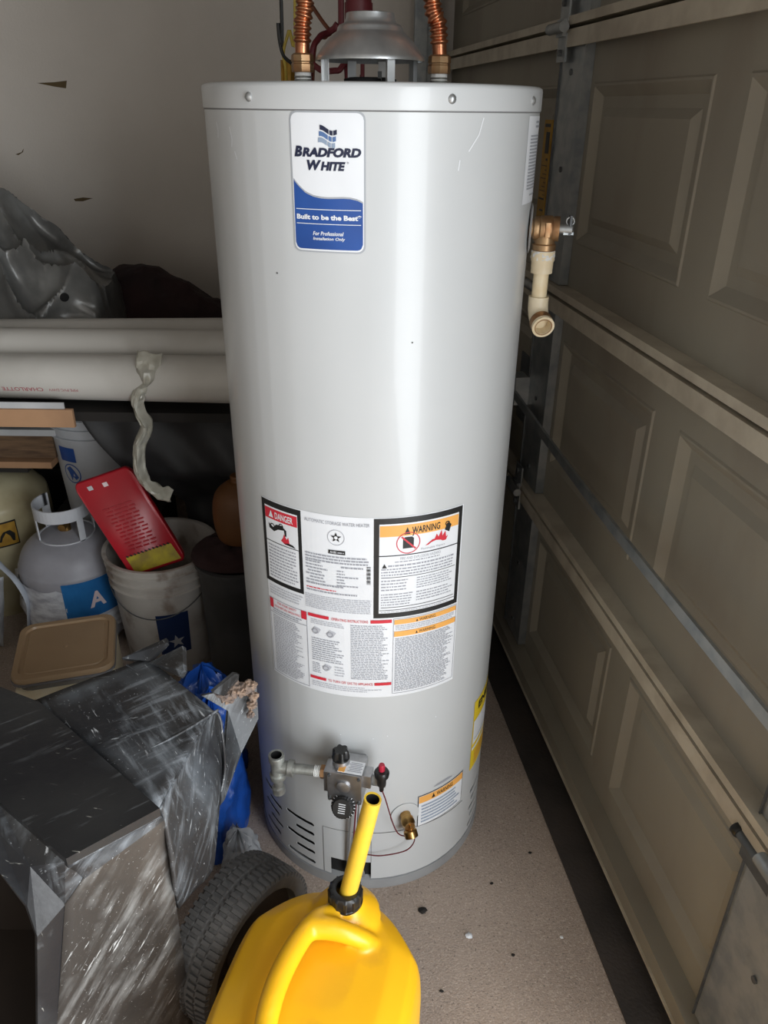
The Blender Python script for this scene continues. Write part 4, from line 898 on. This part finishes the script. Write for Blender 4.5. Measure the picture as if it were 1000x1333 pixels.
for fl in ([(-80, .25), (-88, .235), (-84, .19), (-72, .20)], [(-66, .235), (-80, .22), (-90, .20), (-72, .19)], [(-60, .165), (-86, .15), (-80, .12), (-50, .11)]):
    b = MB(); P = [pq(a, z, 0) + (Vector((math.sin(math.radians(a)), -math.cos(math.radians(a)), 0)) * (.025 if i in (1, 2) else 0)) for i, (a, z) in enumerate(fl)]; b.add(P, [(0, 1, 2, 3)], M_sleeve); b.build('torn_flap', slv, solid=.001)

# bucket with the red case
BC = at(208, 703, 1.90); bh = .37; BC = Vector((BC.x, 1.90, FZ))
bo, brr = bucket('plastic_bucket', BC, .152, .128, .375, M_bucket, 'dirty white bucket with navy star label, holding the red case')
b = MB(); f_ = lambda t: bk(BC, brr, 78 - 156 * t, .30 - .085 * math.sin(math.pi * t), 12)
b.tube([f_(i / 24) for i in range(25)], .0016, M_galv_dk, 6)
for a in (78, -78): b.lathe([(0, 0), (.014, 0), (.014, .005), (0, .007)], bk(BC, brr, a, .30, 0), M_bucket, (math.sin(math.radians(a)), -math.cos(math.radians(a)), 0), 16)
b.build('bail_handle', bo)
b = MB(); bstrip(BC, brr, 2, 38, .085, .225, M_bnavy, 1, 10)
slab = b.build('navy_label', bo, smooth=0, fix=False)
b = MB(); st = []
for k in range(10):
    a = math.pi / 2 + k * math.pi / 5 + .15; q = .024 if k % 2 == 0 else .0095; st.append(bk(BC, brr, 22 + math.degrees(q * math.cos(a) / .14), .128 + q * math.sin(a), 2.5))
b.add([bk(BC, brr, 22, .128, 2.5)] + st, [(0, k + 1, (k + 1) % 10 + 1) for k in range(10)], M_star); b.build('star_emblem', slab, smooth=0, fix=False)
# red case leaning in the bucket
TL = at(93, 632, 1.83); TR = at(168, 606, 1.87); BL = at(172, 752, 1.790); BR = at(244, 728, 1.835)
nn = (TR - TL).cross(BL - TL).normalized()
if nn.y > 0: nn = -nn
rcs = thing('red_tool_case', BL, 'red ribbed plastic case with yellow label, stuck slanting in the dirty bucket', 'case')
th_ = .026
def slabpt(u, v, d_): return (TL.lerp(TR, u)).lerp(BL.lerp(BR, u), v) - nn * d_
def slab_mesh(b, u0, u1, v0, v1, d0, d1, m, rr_=.10):
    ring = []
    for (cu, cv, a0) in ((u1 - rr_, v0 + rr_, -90), (u1 - rr_, v1 - rr_, 0), (u0 + rr_, v1 - rr_, 90), (u0 + rr_, v0 + rr_, 180)):
        for k in range(6): a = math.radians(a0 + k * 18); ring.append((cu + rr_ * math.cos(a), cv + rr_ * math.sin(a)))
    n = len(ring); lay = [(d1, 0.0), (d1, .0), (d0 + .004, 0), (d0, .025)]
    vs = []
    for d_, ins in lay:
        for (u, v) in ring: vs.append(slabpt(u + (u0 / 2 + u1 / 2 - u) * ins, v + ((v0 + v1) / 2 - v) * ins, d_))
    fs = [(j * n + i, j * n + (i + 1) % n, (j + 1) * n + (i + 1) % n, (j + 1) * n + i) for j in range(3) for i in range(n)] + [tuple(range(n))[::-1], tuple(3 * n + i for i in range(n))]
    b.add(vs, fs, m)
b = MB(); slab_mesh(b, 0, 1, 0, 1, 0, th_, M_redcase); b.build('case_shell', rcs, smooth=50)
b = MB()
for k in range(13):
    for c in range(4):
        v = .30 + k * .036; u = .22 + c * .13 + (k % 2) * .03; P = [slabpt(u, v, -.0004), slabpt(u + .10, v, -.0004), slabpt(u + .10, v + .014, -.0004), slabpt(u, v + .014, -.0004)]
        T = [p_ + nn * .0035 for p_ in P]; b.hexa(P, T, M_redcase)
b.build('grip_ribs', rcs, smooth=0, kind='stuff')
b = MB(); P = lambda u, v: slabpt(u, v, -.0012); b.add([P(.10, .80), P(.90, .80), P(.92, .97), P(.10, .97)], [(0, 1, 2, 3)], M_label_y); b.build('yellow_label', rcs, smooth=0, fix=False); b = MB()
b.add([P(.20, .06), P(.28, .06), P(.28, .10), P(.20, .10)], [(0, 1, 2, 3)], M_paper); b.build('price_sticker', rcs, smooth=0, fix=False); b = MB(); b.add([P(.45, .07), P(.53, .07), P(.53, .11), P(.45, .11)], [(0, 1, 2, 3)], M_pink); b.build('price_sticker', rcs, smooth=0, fix=False)
b = MB()
for k in range(12): t = .12 + k * .066; p = slabpt(t, .785, -.002); q = slabpt(t + .03, .80, -.002); b.tube([p, q], .002, M_black, 6)
b.build('spiral_edge', rcs, kind='stuff')

# tan lidded tub on a screw box
z_l = .235
la = onz(22, 806, z_l); lb_ = onz(138, 811, z_l); lc = onz(158, 866, z_l); ld = onz(24, 888, z_l)
cen = (la + lb_ + lc + ld) / 4; ux = ((lb_ - la) + (lc - ld)).normalized(); uv_ = ((la - ld) + (lb_ - lc)).normalized(); ux = (ux + Vector((uv_.y, -uv_.x, 0))).normalized(); uy = Vector((-ux.y, ux.x, 0)); wx = ((lb_ - la).length + (lc - ld).length) / 2; wy = ((ld - la).length + (lc - lb_).length) / 2; print('TUB', wx, wy, ux, uv_)
tub = thing('lidded_tub', (cen.x, cen.y, .197), 'grey food tub with square tan lid, in front of the gas cylinder', 'tub')
def rrect(c, w_, d_, r_, z, n=5):
    out = []
    for (sx, sy, a0) in ((1, 1, 0), (-1, 1, 90), (-1, -1, 180), (1, -1, 270)):
        for k in range(n): a = math.radians(a0 + k * 90 / (n - 1)); x = sx * (w_ / 2 - r_) + r_ * math.cos(a); y = sy * (d_ / 2 - r_) + r_ * math.sin(a); out.append(Vector((c.x, c.y, z)) + ux * x + uy * y)
    return out
def loft(b, rings, m, cap0=True, cap1=True):
    n = len(rings[0]); vs = [p for r_ in rings for p in r_]; fs = [(j * n + i, j * n + (i + 1) % n, (j + 1) * n + (i + 1) % n, (j + 1) * n + i) for j in range(len(rings) - 1) for i in range(n)]
    if cap0: fs.append(tuple(range(n))[::-1])
    if cap1: fs.append(tuple((len(rings) - 1) * n + i for i in range(n)))
    b.add(vs, fs, m)
b = MB(); loft(b, [rrect(cen, wx - .03, wy - .02, .03, .197), rrect(cen, wx - .012, wy - .005, .035, .215), rrect(cen, wx + .004, wy + .004, .035, .218), rrect(cen, wx + .004, wy + .004, .035, .224)], M_tub); b.build('tub_body', tub)
b = MB(); loft(b, [rrect(cen, wx, wy, .035, .2245), rrect(cen, wx + .002, wy + .002, .036, .230), rrect(cen, wx - .004, wy - .004, .034, .2385), rrect(cen, wx - .03, wy - .03, .028, .2385), rrect(cen, wx - .036, wy - .036, .026, .233), rrect(cen, wx - .05, wy - .05, .024, .233), rrect(cen, wx - .054, wy - .054, .022, .2355)], M_tan)
lid = b.build('lid', tub, smooth=35)
b = MB(); b.lathe([(0, .0), (.006, 0), (.003, .0015), (0, .002)], (cen.x, cen.y, .2355), M_tan, n=12); b.build('mould_mark', lid)
bx = thing('screw_box', (cen.x, cen.y, FZ), 'pale box with black lettering underneath the tan lidded tub', 'box')
b = MB(); Rb = Matrix((ux, uy, Vector((0, 0, 1)))).transposed(); fc = Vector((cen.x, cen.y, 0)) - uy * .012
b.box(Vector((fc.x, fc.y, (FZ + .196) / 2)), (wx * .96, wy + .012, .196 - FZ), M_ivory, Rb, .002); b.build('box_body', bx)
b = MB(); vs, fs = text_geo('DECKMA', 0, .02); zq = .0975
fe = fc - uy * ((wy + .012) / 2 + .0006)
b.add([fe + ux * (-.105 + .13 * x) + Vector((0, 0, .158 + .020 * y)) for x, y in vs], fs, M_black); b.add([fe + ux * -.12 + Vector((0, 0, .185)), fe + ux * .08 + Vector((0, 0, .185)), fe + ux * .08 + Vector((0, 0, .190)), fe + ux * -.12 + Vector((0, 0, .190))], [(0, 1, 2, 3)], M_black)
b.build('box_print', bx, smooth=0, fix=False)
# cream canister with hazard label
cc = at(8, 760, 2.10); cc = Vector((cc.x - .065, 2.235, FZ))
cn = thing('cream_canister', cc, 'cream plastic canister with yellow hazard sticker, left of the gas cylinder', 'canister')
b = MB(); b.lathe([(max(0, p.x), p.y) for p in smoothpts([Vector(q) for q in ((0, .0, 0), (.16, .0, 0), (.185, .03, 0), (.185, .32, 0), (.17, .38, 0), (.12, .425, 0), (.05, .445, 0), (0, .45, 0))], 5)], cc, M_cream, n=48); cbod = b.build('canister_body', cn)
b = MB(); ck = lambda a, z, k=0: cc + Vector(((.1868 + k) * math.sin(math.radians(a)), -(.1868 + k) * math.cos(math.radians(a)), z))
for i in range(6):
    a0 = 26 + 22 * i / 6; a1 = 26 + 22 * (i + 1) / 6; b.add([ck(a0, .25), ck(a1, .25), ck(a1, .335), ck(a0, .335)], [(0, 1, 2, 3)], M_black); a0 = 27 + 20 * i / 6; a1 = 27 + 20 * (i + 1) / 6; b.add([ck(a0, .255, .0006), ck(a1, .255, .0006), ck(a1, .33, .0006), ck(a0, .33, .0006)], [(0, 1, 2, 3)], M_amber)
b.add([ck(a, z, .0012) for a, z in ((30, .27), (44, .265), (45, .29), (41, .305), (35, .302), (32, .29))], [(0, 1, 2, 3, 4, 5)], M_black); b.build('hazard_sticker', cn, smooth=0, fix=False)
b = MB(); b.tube(smoothpts([at(-30, 700, 1.93), at(0, 735, 1.90), at(20, 755, 1.87), at(35, 780, 1.86), at(38, 802, 1.88), at(38, 830, 1.9)], 8), .011, M_strap, 10, flat=((0, 1, 0), .35)); b.build('pale_strap', label='pale bluish strap curving down in front of the cream canister', cat='strap')
b = MB(); b.grid(lambda u, v: at(-60 + 72 * u, 742 + 90 * v, 1.92) + Vector((0, .02 * noise.noise(Vector((u * 4, v * 4, 5))) - .04 * math.sin(u * 2), 0)), 16, 16, M_clearbag); b.build('pale_blue_sheet', label='pale blue plastic sheet at the left edge below the canister', cat='plastic sheet', solid=.001)
# orange jug, maroon cloth and grey dish behind the tank's left side
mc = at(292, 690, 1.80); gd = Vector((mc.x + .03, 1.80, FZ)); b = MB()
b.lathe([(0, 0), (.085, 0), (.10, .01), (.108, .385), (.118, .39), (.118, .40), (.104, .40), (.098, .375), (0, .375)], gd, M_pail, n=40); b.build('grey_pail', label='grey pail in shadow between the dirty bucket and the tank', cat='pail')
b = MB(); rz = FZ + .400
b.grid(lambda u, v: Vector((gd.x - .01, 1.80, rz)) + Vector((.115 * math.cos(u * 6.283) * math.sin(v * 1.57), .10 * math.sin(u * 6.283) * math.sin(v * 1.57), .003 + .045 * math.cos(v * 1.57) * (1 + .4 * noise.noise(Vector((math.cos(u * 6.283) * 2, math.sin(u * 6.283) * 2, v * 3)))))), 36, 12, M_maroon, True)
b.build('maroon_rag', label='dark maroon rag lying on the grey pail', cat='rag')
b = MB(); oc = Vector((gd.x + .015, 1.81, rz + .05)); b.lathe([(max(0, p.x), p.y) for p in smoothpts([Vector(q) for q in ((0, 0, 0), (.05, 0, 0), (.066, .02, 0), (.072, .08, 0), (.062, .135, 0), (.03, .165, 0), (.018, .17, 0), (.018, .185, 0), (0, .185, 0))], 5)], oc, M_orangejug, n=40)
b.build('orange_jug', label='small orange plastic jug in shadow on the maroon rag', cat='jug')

# ------------------------------------------------------------------ blue bag and pale bag
def bag(name, c, rx, ry, h, m, label, seed, lean=(0, 0), amp=.25):
    b = MB(); c = Vector(c)
    def f_(u, v):
        a = u * 2 * math.pi; ca, sa = math.cos(a), math.sin(a); pr = interp(v, [0, .05, .3, .7, .9, 1], [0, .95, 1, .85, .5, 0])
        n_ = ridged((ca * 1.4 + seed, sa * 1.4, v * 2.2 * h / .3), 4) - 1.2; k = pr * (1 + amp * n_)
        zz = h * interp(v, [0, .05, 1], [0, .0, 1])
        return c + Vector((rx * ca * k + lean[0] * v, ry * sa * k + lean[1] * v, max(0, zz + (.03 * n_ if v > .8 else 0))))
    b.grid(f_, 64, 50, m, True); return b.build(name, label=label, cat='bag', smooth=50)
bag('blue_plastic_bag', (-.372, 1.235, FZ + .001), .068, .10, .36, M_bluebag, 'tall bright blue plastic bag squeezed between black bin and tank', 2.2, (.0, .06), .22)
bq = at(262, 868, 1.42); bag('blue_plastic_bag', (bq.x, 1.42, FZ + .001), .085, .08, bq.z - FZ, M_bluebag, 'blue plastic bag poking up behind the black bin flaps', 5.7, (0, 0), .25)
bag('pale_plastic_bag', (-.298, 1.12, FZ + .001), .045, .045, .13, M_clearbag, 'small pale crumpled plastic bag on floor beside the tank base', 9.1, (0, 0), .35)

# ------------------------------------------------------------------ black plastic bin
ZT = .575
def bz(px, py, z=ZT): return onz(px, py, z)
P1, P2, P3, P4, P5 = bz(16, 900), bz(52, 914), bz(208, 1052), bz(86, 1118), bz(0, 1044)
dd_ = (P4 - P3); nD = Vector((dd_.y, -dd_.x, 0)).normalized()
def onD(px, py, off=0):
    r = ray(px, py); k = (P3 + nD * off - Vector((0, 0, H))).dot(nD) / r.dot(nD); return Vector((0, 0, H)) + r * k
binn = thing('plastic_bin', (-.5, .85, FZ), 'large angular black plastic bin, white scuffed, filling the lower left', 'bin')
TH = .006
# raised top plate
b = MB(); P1b = P1 + (P1 - P2) * 6; P5b = P5 + (P5 - P4) * 1.2
top = [P2, P3, P4, P5, P5b, P1b]
b.add(top + [p - Vector((0, 0, .018)) for p in top], [tuple(range(6))[::-1], tuple(6 + i for i in range(6))] + [(i, (i + 1) % 6, 6 + (i + 1) % 6, 6 + i) for i in range(6)], M_bintop)
b.build('top_panel', binn, smooth=0)
# front shoulder band and scuffed front face
zs_ = ZT - .018
E1 = P3 + Vector((0, 0, -.014)) + nD * .001; E2 = P4 + Vector((0, 0, -.014)); 
F1 = onD(213, 1066, .012); F2 = onD(109, 1142, .012)
bot1 = Vector((F1.x, F1.y, 0)) + Vector((-.012, -.006, FZ)); l2 = onD(84, 1333, .012); k = (l2 - F2); bot2 = F2 + k * ((F2.z - FZ) / -k.z)
LQ3 = onD(84, 1176, .016)
b = MB(); 
def row(A, B, n=10): return [A.lerp(B, i / n) for i in range(n + 1)]
rows = [row(E1, E2), row(E1 + nD * .007 + Vector((0, 0, -.004)), E2 + nD * .007 + Vector((0, 0, -.004))), row(F1.lerp(E1, .3) + nD * .004, F2.lerp(E2, .3) + nD * .004), row(F1, F2)]
for j in range(14):
    t = (j + 1) / 14; rr0 = row(F1.lerp(bot1, t), LQ3.lerp(bot2, j / 13)); rows.append([p + nD * .006 * noise.noise(Vector((p.x * 7, p.z * 6, 2))) for p in rr0])
m_ = len(rows[0])
for band, mm in (((0, 3), M_bin), ((3, 17), M_bin2)):
    vs = [p for r_ in rows[band[0]:band[1] + 1] for p in r_]; b.add(vs, [(j * m_ + i, j * m_ + i + 1, (j + 1) * m_ + i + 1, (j + 1) * m_ + i) for j in range(band[1] - band[0]) for i in range(m_ - 1)], mm)
b.build('front_wall', binn, smooth=50, solid=TH)
# rear top B, dropping right side C with curved shoulder, and right flange
B0 = bz(48, 912, ZT - .016); B1 = bz(190, 858, ZT - .012); B2 = bz(276, 924, ZT - .02); B3 = bz(207, 1053, ZT - .016)
C1 = onz(284, 1044, .40); C2 = onz(276, 1128, .325); C0 = onz(231, 1182, .325)
b = MB()
def patch(fn, nu, nv, m, amp=.004, sd=1.0): b.grid(lambda u, v: fn(u, v) + Vector((0, 0, amp * noise.noise((fn(u, v) * 9) + Vector((sd, 0, 0))))), nu, nv, m)
patch(lambda u, v: (B0.lerp(B1, v)).lerp(B3.lerp(B2, v), u), 16, 10, M_bin)
G0, G1 = F1 + Vector((0, 0, .0)), None
side = [[B3, B3.lerp(B2, .35), B3.lerp(B2, .7), B2], [F1, bz(238, 1010, ZT - .04), bz(262, 968, ZT - .045), bz(286, 934, ZT - .05)],
        [onD(222, 1115), onz(245, 1080, .46), onz(272, 1040, .455), onz(288, 985, .47)], [C0, onz(250, 1160, .325), onz(270, 1140, .325), C2]]
side[3][3] = onz(277, 1126, .33); side.insert(3, [onD(227, 1150), onz(250, 1120, .39), onz(270, 1095, .385), onz(284, 1050, .40)])
def spl(L_, t):
    n = len(L_) - 1; i = min(int(t * n), n - 1); f_ = t * n - i; g = lambda k: L_[max(0, min(n, k))]
    a, bb, c, d = g(i - 1), g(i), g(i + 1), g(i + 2)
    return 0.5 * ((2 * bb) + (c - a) * f_ + (2 * a - 5 * bb + 4 * c - d) * f_ * f_ + (3 * bb - a - 3 * c + d) * f_ ** 3)
patch(lambda u, v: spl([spl(r_, u) for r_ in side], v), 16, 20, M_bin, .003)
b.build('side_wall', binn, smooth=60, solid=TH)
# right flange with crust
b = MB(); fl0 = [onz(262, 905, ZT - .02), onz(296, 925, ZT - .06), onz(290, 985, .47), onz(284, 1048, .40)]
fl1 = [onz(333, 889, ZT - .03), onz(335, 935, ZT - .09), onz(312, 980, .44), onz(290, 1040, .395)]
b.add(fl0 + fl1, [(0, 1, 5, 4), (1, 2, 6, 5), (2, 3, 7, 6)], M_bin); b.build('right_flange', binn, smooth=0, solid=.008)
b = MB()
for (x, y, r_) in ((292, 902, .017), (304, 898, .016), (316, 897, .014), (325, 893, .012), (298, 908, .012), (330, 906, .009), (328, 918, .009), (285, 900, .010), (326, 930, .007)):
    c = onz(x, y, ZT - .022 - (y - 895) * .0012)
    sd = random.random() * 9; b.grid(lambda u, v: c + Vector((math.cos(u * 6.283) * math.sin(v * 3.1416), math.sin(u * 6.283) * math.sin(v * 3.1416), math.cos(v * 3.1416) * .7)) * r_ * (1 + .7 * noise.noise(Vector((math.cos(u * 6.283) * 2 * math.sin(v * 3.14), math.sin(u * 6.283) * 2 * math.sin(v * 3.14), v * 6 + sd)))), 16, 10, M_crust, True)
b.build('mortar_crust', binn, smooth=0, label='crumbly tan dried mortar on the flange')
for pts in ([(160, 858), (218, 832), (219, 838), (195, 862)], [(196, 864), (240, 842), (241, 874), (236, 882)], [(275, 900), (304, 876), (310, 877), (309, 884), (290, 905)]):
    b = MB(); zz = [ZT - .012, ZT + .012, ZT + .012, ZT - .012, ZT - .015]; b.add([onz(x, y, z) for (x, y), z in zip(pts, zz)], [tuple(range(len(pts)))], M_bin); b.build('rear_flap', binn, smooth=0, solid=.010)
# raised moulding lines on the shoulder
b = MB(); 
for pts in ([(165, 866), (210, 893), (262, 922), (284, 930), (290, 960), (293, 1000), (288, 1030)], [(150, 978), (180, 980), (210, 968), (250, 946), (284, 924)]):
    b.tube(smoothpts([onz(x, y, interp(y, [860, 925, 960, 985, 1044], [ZT - .010, ZT - .018, ZT - .058, .474, .406])) for x, y in pts] if pts[0][0] == 165 else [onz(x, y, ZT - .015) for x, y in pts], 6), .0022, M_bin, 6)
b.build('moulding_line', binn)
# open end frame on the left
Q0 = onD(0, 1090, .02); 
outer = [bz(-40, 1008, ZT - .012), bz(0, 1048, ZT - .012), bz(86, 1120, ZT - .012), F2 + nD * .002]
b = MB(); fr_o = [bz(-60, 1042, ZT - .018), bz(0, 1085, ZT - .018), bz(40, 1128, ZT - .035), onD(84, 1176, .018)]
kk = onD(84, 1333, .016) - fr_o[3]; fr_o.append(fr_o[3] + kk * ((fr_o[3].z - FZ) / -kk.z))
b.add([outer[0], outer[1], outer[2], outer[3], fr_o[0], fr_o[1], fr_o[2], fr_o[3]], [(0, 1, 5, 4), (1, 2, 6, 5), (2, 3, 7, 6)], M_bin)
fi = [onz(-60, 1090, ZT - .03), onz(0, 1137, ZT - .03), onz(34, 1180, ZT - .055), onD(47, 1218, .014)]; k2 = onD(48, 1333, .012) - fi[3]; fi.append(fi[3] + k2 * ((fi[3].z - FZ) / -k2.z))
b.add(fr_o + fi, [(i, i + 1, 6 + i, 5 + i) for i in range(4)], M_bintop)
b.build('end_frame', binn, smooth=0, solid=.006)
b = MB(); ed = [p + nD * .001 for p in fr_o]; b.tube(ed, .0025, M_bin, 6); b.build('frame_rim', binn)
# dark interior walls
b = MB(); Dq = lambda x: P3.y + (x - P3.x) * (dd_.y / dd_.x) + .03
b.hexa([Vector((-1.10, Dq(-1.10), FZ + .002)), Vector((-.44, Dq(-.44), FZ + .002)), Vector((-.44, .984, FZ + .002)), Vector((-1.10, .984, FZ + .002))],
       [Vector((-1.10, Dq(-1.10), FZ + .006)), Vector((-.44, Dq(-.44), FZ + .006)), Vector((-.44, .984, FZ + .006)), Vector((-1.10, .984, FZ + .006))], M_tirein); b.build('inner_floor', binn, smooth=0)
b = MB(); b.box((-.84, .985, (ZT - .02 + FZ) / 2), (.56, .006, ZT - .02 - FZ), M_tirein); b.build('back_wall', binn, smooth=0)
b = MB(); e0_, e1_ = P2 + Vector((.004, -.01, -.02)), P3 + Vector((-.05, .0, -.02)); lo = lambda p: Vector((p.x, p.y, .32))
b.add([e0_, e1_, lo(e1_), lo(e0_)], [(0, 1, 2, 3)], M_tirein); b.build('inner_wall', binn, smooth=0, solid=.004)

# ------------------------------------------------------------------ wheel
wr, wwid, hd = .144, .100, .55
wc = Vector((-.293, .906, FZ + wr)); wax = Vector((math.cos(hd), -math.sin(hd), 0)); wf = Vector((math.sin(hd), math.cos(hd), 0))
wl = thing('rubber_wheel', (wc.x, wc.y, FZ), 'dusty black ribbed rubber wheel between the bin and yellow can', 'wheel')
b = MB(); b.lathe([(.095, .018), (.118, .006), (.132, .004), (.1385, .010), (.140, .022), (.140, .044), (.1375, .046), (.1375, .054), (.140, .056), (.140, .078), (.1385, .090), (.132, .096), (.118, .094), (.110, .092), (.108, .060), (.095, .055)], wc, M_tire, wax, 96); tire = b.build('tire', wl, smooth=35)
b = MB()
for k in range(64):
    a0 = 2 * math.pi * k / 64; 
    for (h0, h1, off, tw) in ((.004, .026, 0, .0), (.028, .046, .5, .0), (.054, .072, 0, .0), (.074, .096, .5, .0)):
        a = a0 + off * 2 * math.pi / 64; da = .031
        f_ = lambda ang, h, r_: wc + wax * h + (wf * math.cos(ang) + Vector((0, 0, 1)) * math.sin(ang)) * r_
        rl = .1385 if h0 in (.028, .054) else .1375
        r0 = .1375 if h0 > .004 else .134; r1 = .1375 if h1 < .096 else .134
        b.hexa([f_(a - da, h0, r0 - .002), f_(a + da, h0, r0 - .002), f_(a + da, h1, r1 - .002), f_(a - da, h1, r1 - .002)], [f_(a - da * .8, h0 + .001, r0 + .0062), f_(a + da * .8, h0 + .001, r0 + .0062), f_(a + da * .8, h1 - .001, r1 + .0062), f_(a - da * .8, h1 - .001, r1 + .0062)], M_tire)
b.build('tread_blocks', tire, smooth=0)
b = MB(); b.lathe([(0, .02), (.03, .02), (.035, .04), (.095, .035), (.108, .03), (.108, .075), (.10, .07), (.05, .062), (.03, .085), (0, .085)], wc, M_tirein, wax, 48); b.build('hub', wl)

# ------------------------------------------------------------------ yellow gas can
gcn = Vector((-.098, .670, FZ)); rot = math.radians(-14)   # heading
ex = Vector((math.cos(-rot), math.sin(rot) * -1 * -1, 0)); ex = Vector((math.cos(rot), math.sin(rot) , 0)); ey = Vector((-ex.y, ex.x, 0))
can = thing('fuel_can', gcn, 'yellow plastic fuel can with black cap and spout, bottom centre', 'fuel can')
hwx, hwy, HT = .152, .184, .352
neck = onz(450, 1175, HT - .012); nk = Vector(((neck - gcn).dot(ex), (neck - gcn).dot(ey), 0))
def canpt(u, v):
    prof = interp(v, [0, .02, .06, .15, .58, .66, .73, .80, .88, .95, 1], [.0, .82, .95, 1.0, 1.0, .985, .95, .87, .66, .34, 0])
    zz = interp(v, [0, .02, .06, .15, .58, .66, .73, .80, .88, .95, 1], [0, 0, .012, .05, .240, .275, .300, .322, .340, .350, .352])
    a = 2 * math.pi * u; c, s_ = math.cos(a), math.sin(a); n_ = 3.4; r_ = (abs(c) ** n_ + abs(s_) ** n_) ** (-1 / n_)
    sh = max(0, (v - .58) / .42); k = sh * sh * .45
    x = c * r_ * hwx * prof + nk.x * k; y = s_ * r_ * hwy * prof + nk.y * k * .8
    # chamfered front shoulders
    yy = y / hwy
    if yy > .55: x *= 1 - .75 * (yy - .55)
    return gcn + ex * x + ey * y + Vector((0, 0, zz))
b = MB(); b.grid(canpt, 96, 60, M_yel, True)
b.lathe([(0, -.03), (.058, -.028), (.046, -.012), (.036, -.004), (.029, .002), (.028, .010), (0, .010)], neck, M_yel, n=32)
# handle ridge from neck to the rear
def gpt(px, py, z): return onz(px, py, z)
ridge = smoothpts([gpt(440, 1190, .338), gpt(418, 1194, .348), gpt(399, 1212, .352), gpt(379, 1242, .353), gpt(360, 1282, .351), gpt(347, 1328, .345), gpt(340, 1385, .330), gpt(338, 1430, .27)], 8)
b.tube(ridge, .02, M_yel, 20, rf=lambda t: .0145 + .0025 * math.sin(t * 3.1))
b.tube(smoothpts([gpt(405, 1206, .350), gpt(430, 1208, .350), gpt(456, 1216, .342), gpt(476, 1224, .325), gpt(486, 1228, .300)], 8), .016, M_yel, 16, rf=lambda t: .0190 - .007 * t)
o = b.build('can_body', can, smooth=0)
for p_ in o.data.polygons: p_.use_smooth = True
md = o.modifiers.new('remesh', 'REMESH'); md.mode = 'VOXEL'; md.voxel_size = .0032; md.use_smooth_shade = True
md = o.modifiers.new('smooth', 'SMOOTH'); md.factor = .7; md.iterations = 9
b = MB(); line = [p + Vector((-.0125, .005, .0045)) for p in ridge[10:-6]]; b.tube(line, .0011, M_amber, 6); b.build('mould_seam', can)
b = MB(); cap0 = neck + Vector((0, 0, .004)); n = 96; prof = [(.0245, 0), (.0275, .001), (.0275, .006), (.0260, .007), (.0262, .027), (.0235, .031), (.0175, .032), (.0145, .031), (.0145, .02)]
vs = []
for j, (rr_, hh) in enumerate(prof):
    for i in range(n):
        a = 2 * math.pi * i / n; k = 1 + (.055 * (1 if (i * 14 // n * 0 + (i % 8)) < 2 else 0) if j in (3, 4) else 0); vs.append(cap0 + Vector((math.cos(a) * rr_ * k, math.sin(a) * rr_ * k, hh)))
b.add(vs, [(j * n + i, j * n + (i + 1) % n, (j + 1) * n + (i + 1) % n, (j + 1) * n + i) for j in range(len(prof) - 1) for i in range(n)], M_bplas); b.build('cap', can, smooth=35)
tip = onz(485.5, 1040, .575); base = cap0 + Vector((.004, 0, .018)); dsp = (tip - base).normalized(); Ls = (tip - base).length
b = MB(); b.lathe([(.0138, 0), (.0133, Ls * .5), (.0128, Ls), (.0100, Ls), (.0100, Ls - .04), (0, Ls - .04)], base, M_spout, dsp, 28); sp = b.build('spout', can)
b = MB(); b.lathe([(.0099, Ls - .001), (.0099, Ls - .038), (0, Ls - .038)], base, M_tankin, dsp, 20); b.build('spout_bore', sp)

# ------------------------------------------------------------------ floor litter
for (x, y, s_, mm) in ((610, 1218, .006, M_white), (550, 1185, .007, M_darkwood), (731, 1220, .003, M_white), (640, 1150, .003, M_darkwood), (690, 1110, .003, M_darkwood), (668, 1243, .003, M_darkwood), (575, 1290, .003, M_darkwood)):
    c = onz(x, y, FZ + s_ * .4); b = MB(); b.grid(lambda u, v: c + Vector((math.cos(u * 6.283) * math.sin(v * 3.1416) * 1.3, math.sin(u * 6.283) * math.sin(v * 3.1416), math.cos(v * 3.1416) * .4)) * s_ * (1 + .5 * noise.noise(Vector((u * 5, v * 5, x)))), 8, 6, mm, True)
    b.build('pebble', label={610: 'white chip lying on bare concrete, right of the yellow can', 731: 'tiny white fleck on concrete near the dark door strip', 550: 'largest dark grit crumb, between the tank base and yellow can shoulder', 640: 'tiny dark grit crumb on concrete, right front of the tank base', 690: 'tiny dark grit crumb nearest the dark strip beside the tank', 668: 'tiny dark grit crumb on open concrete beyond the white chip', 575: 'tiny dark grit crumb nearest the camera beside the yellow can'}[x], cat='grit', group='grit crumbs on the floor')
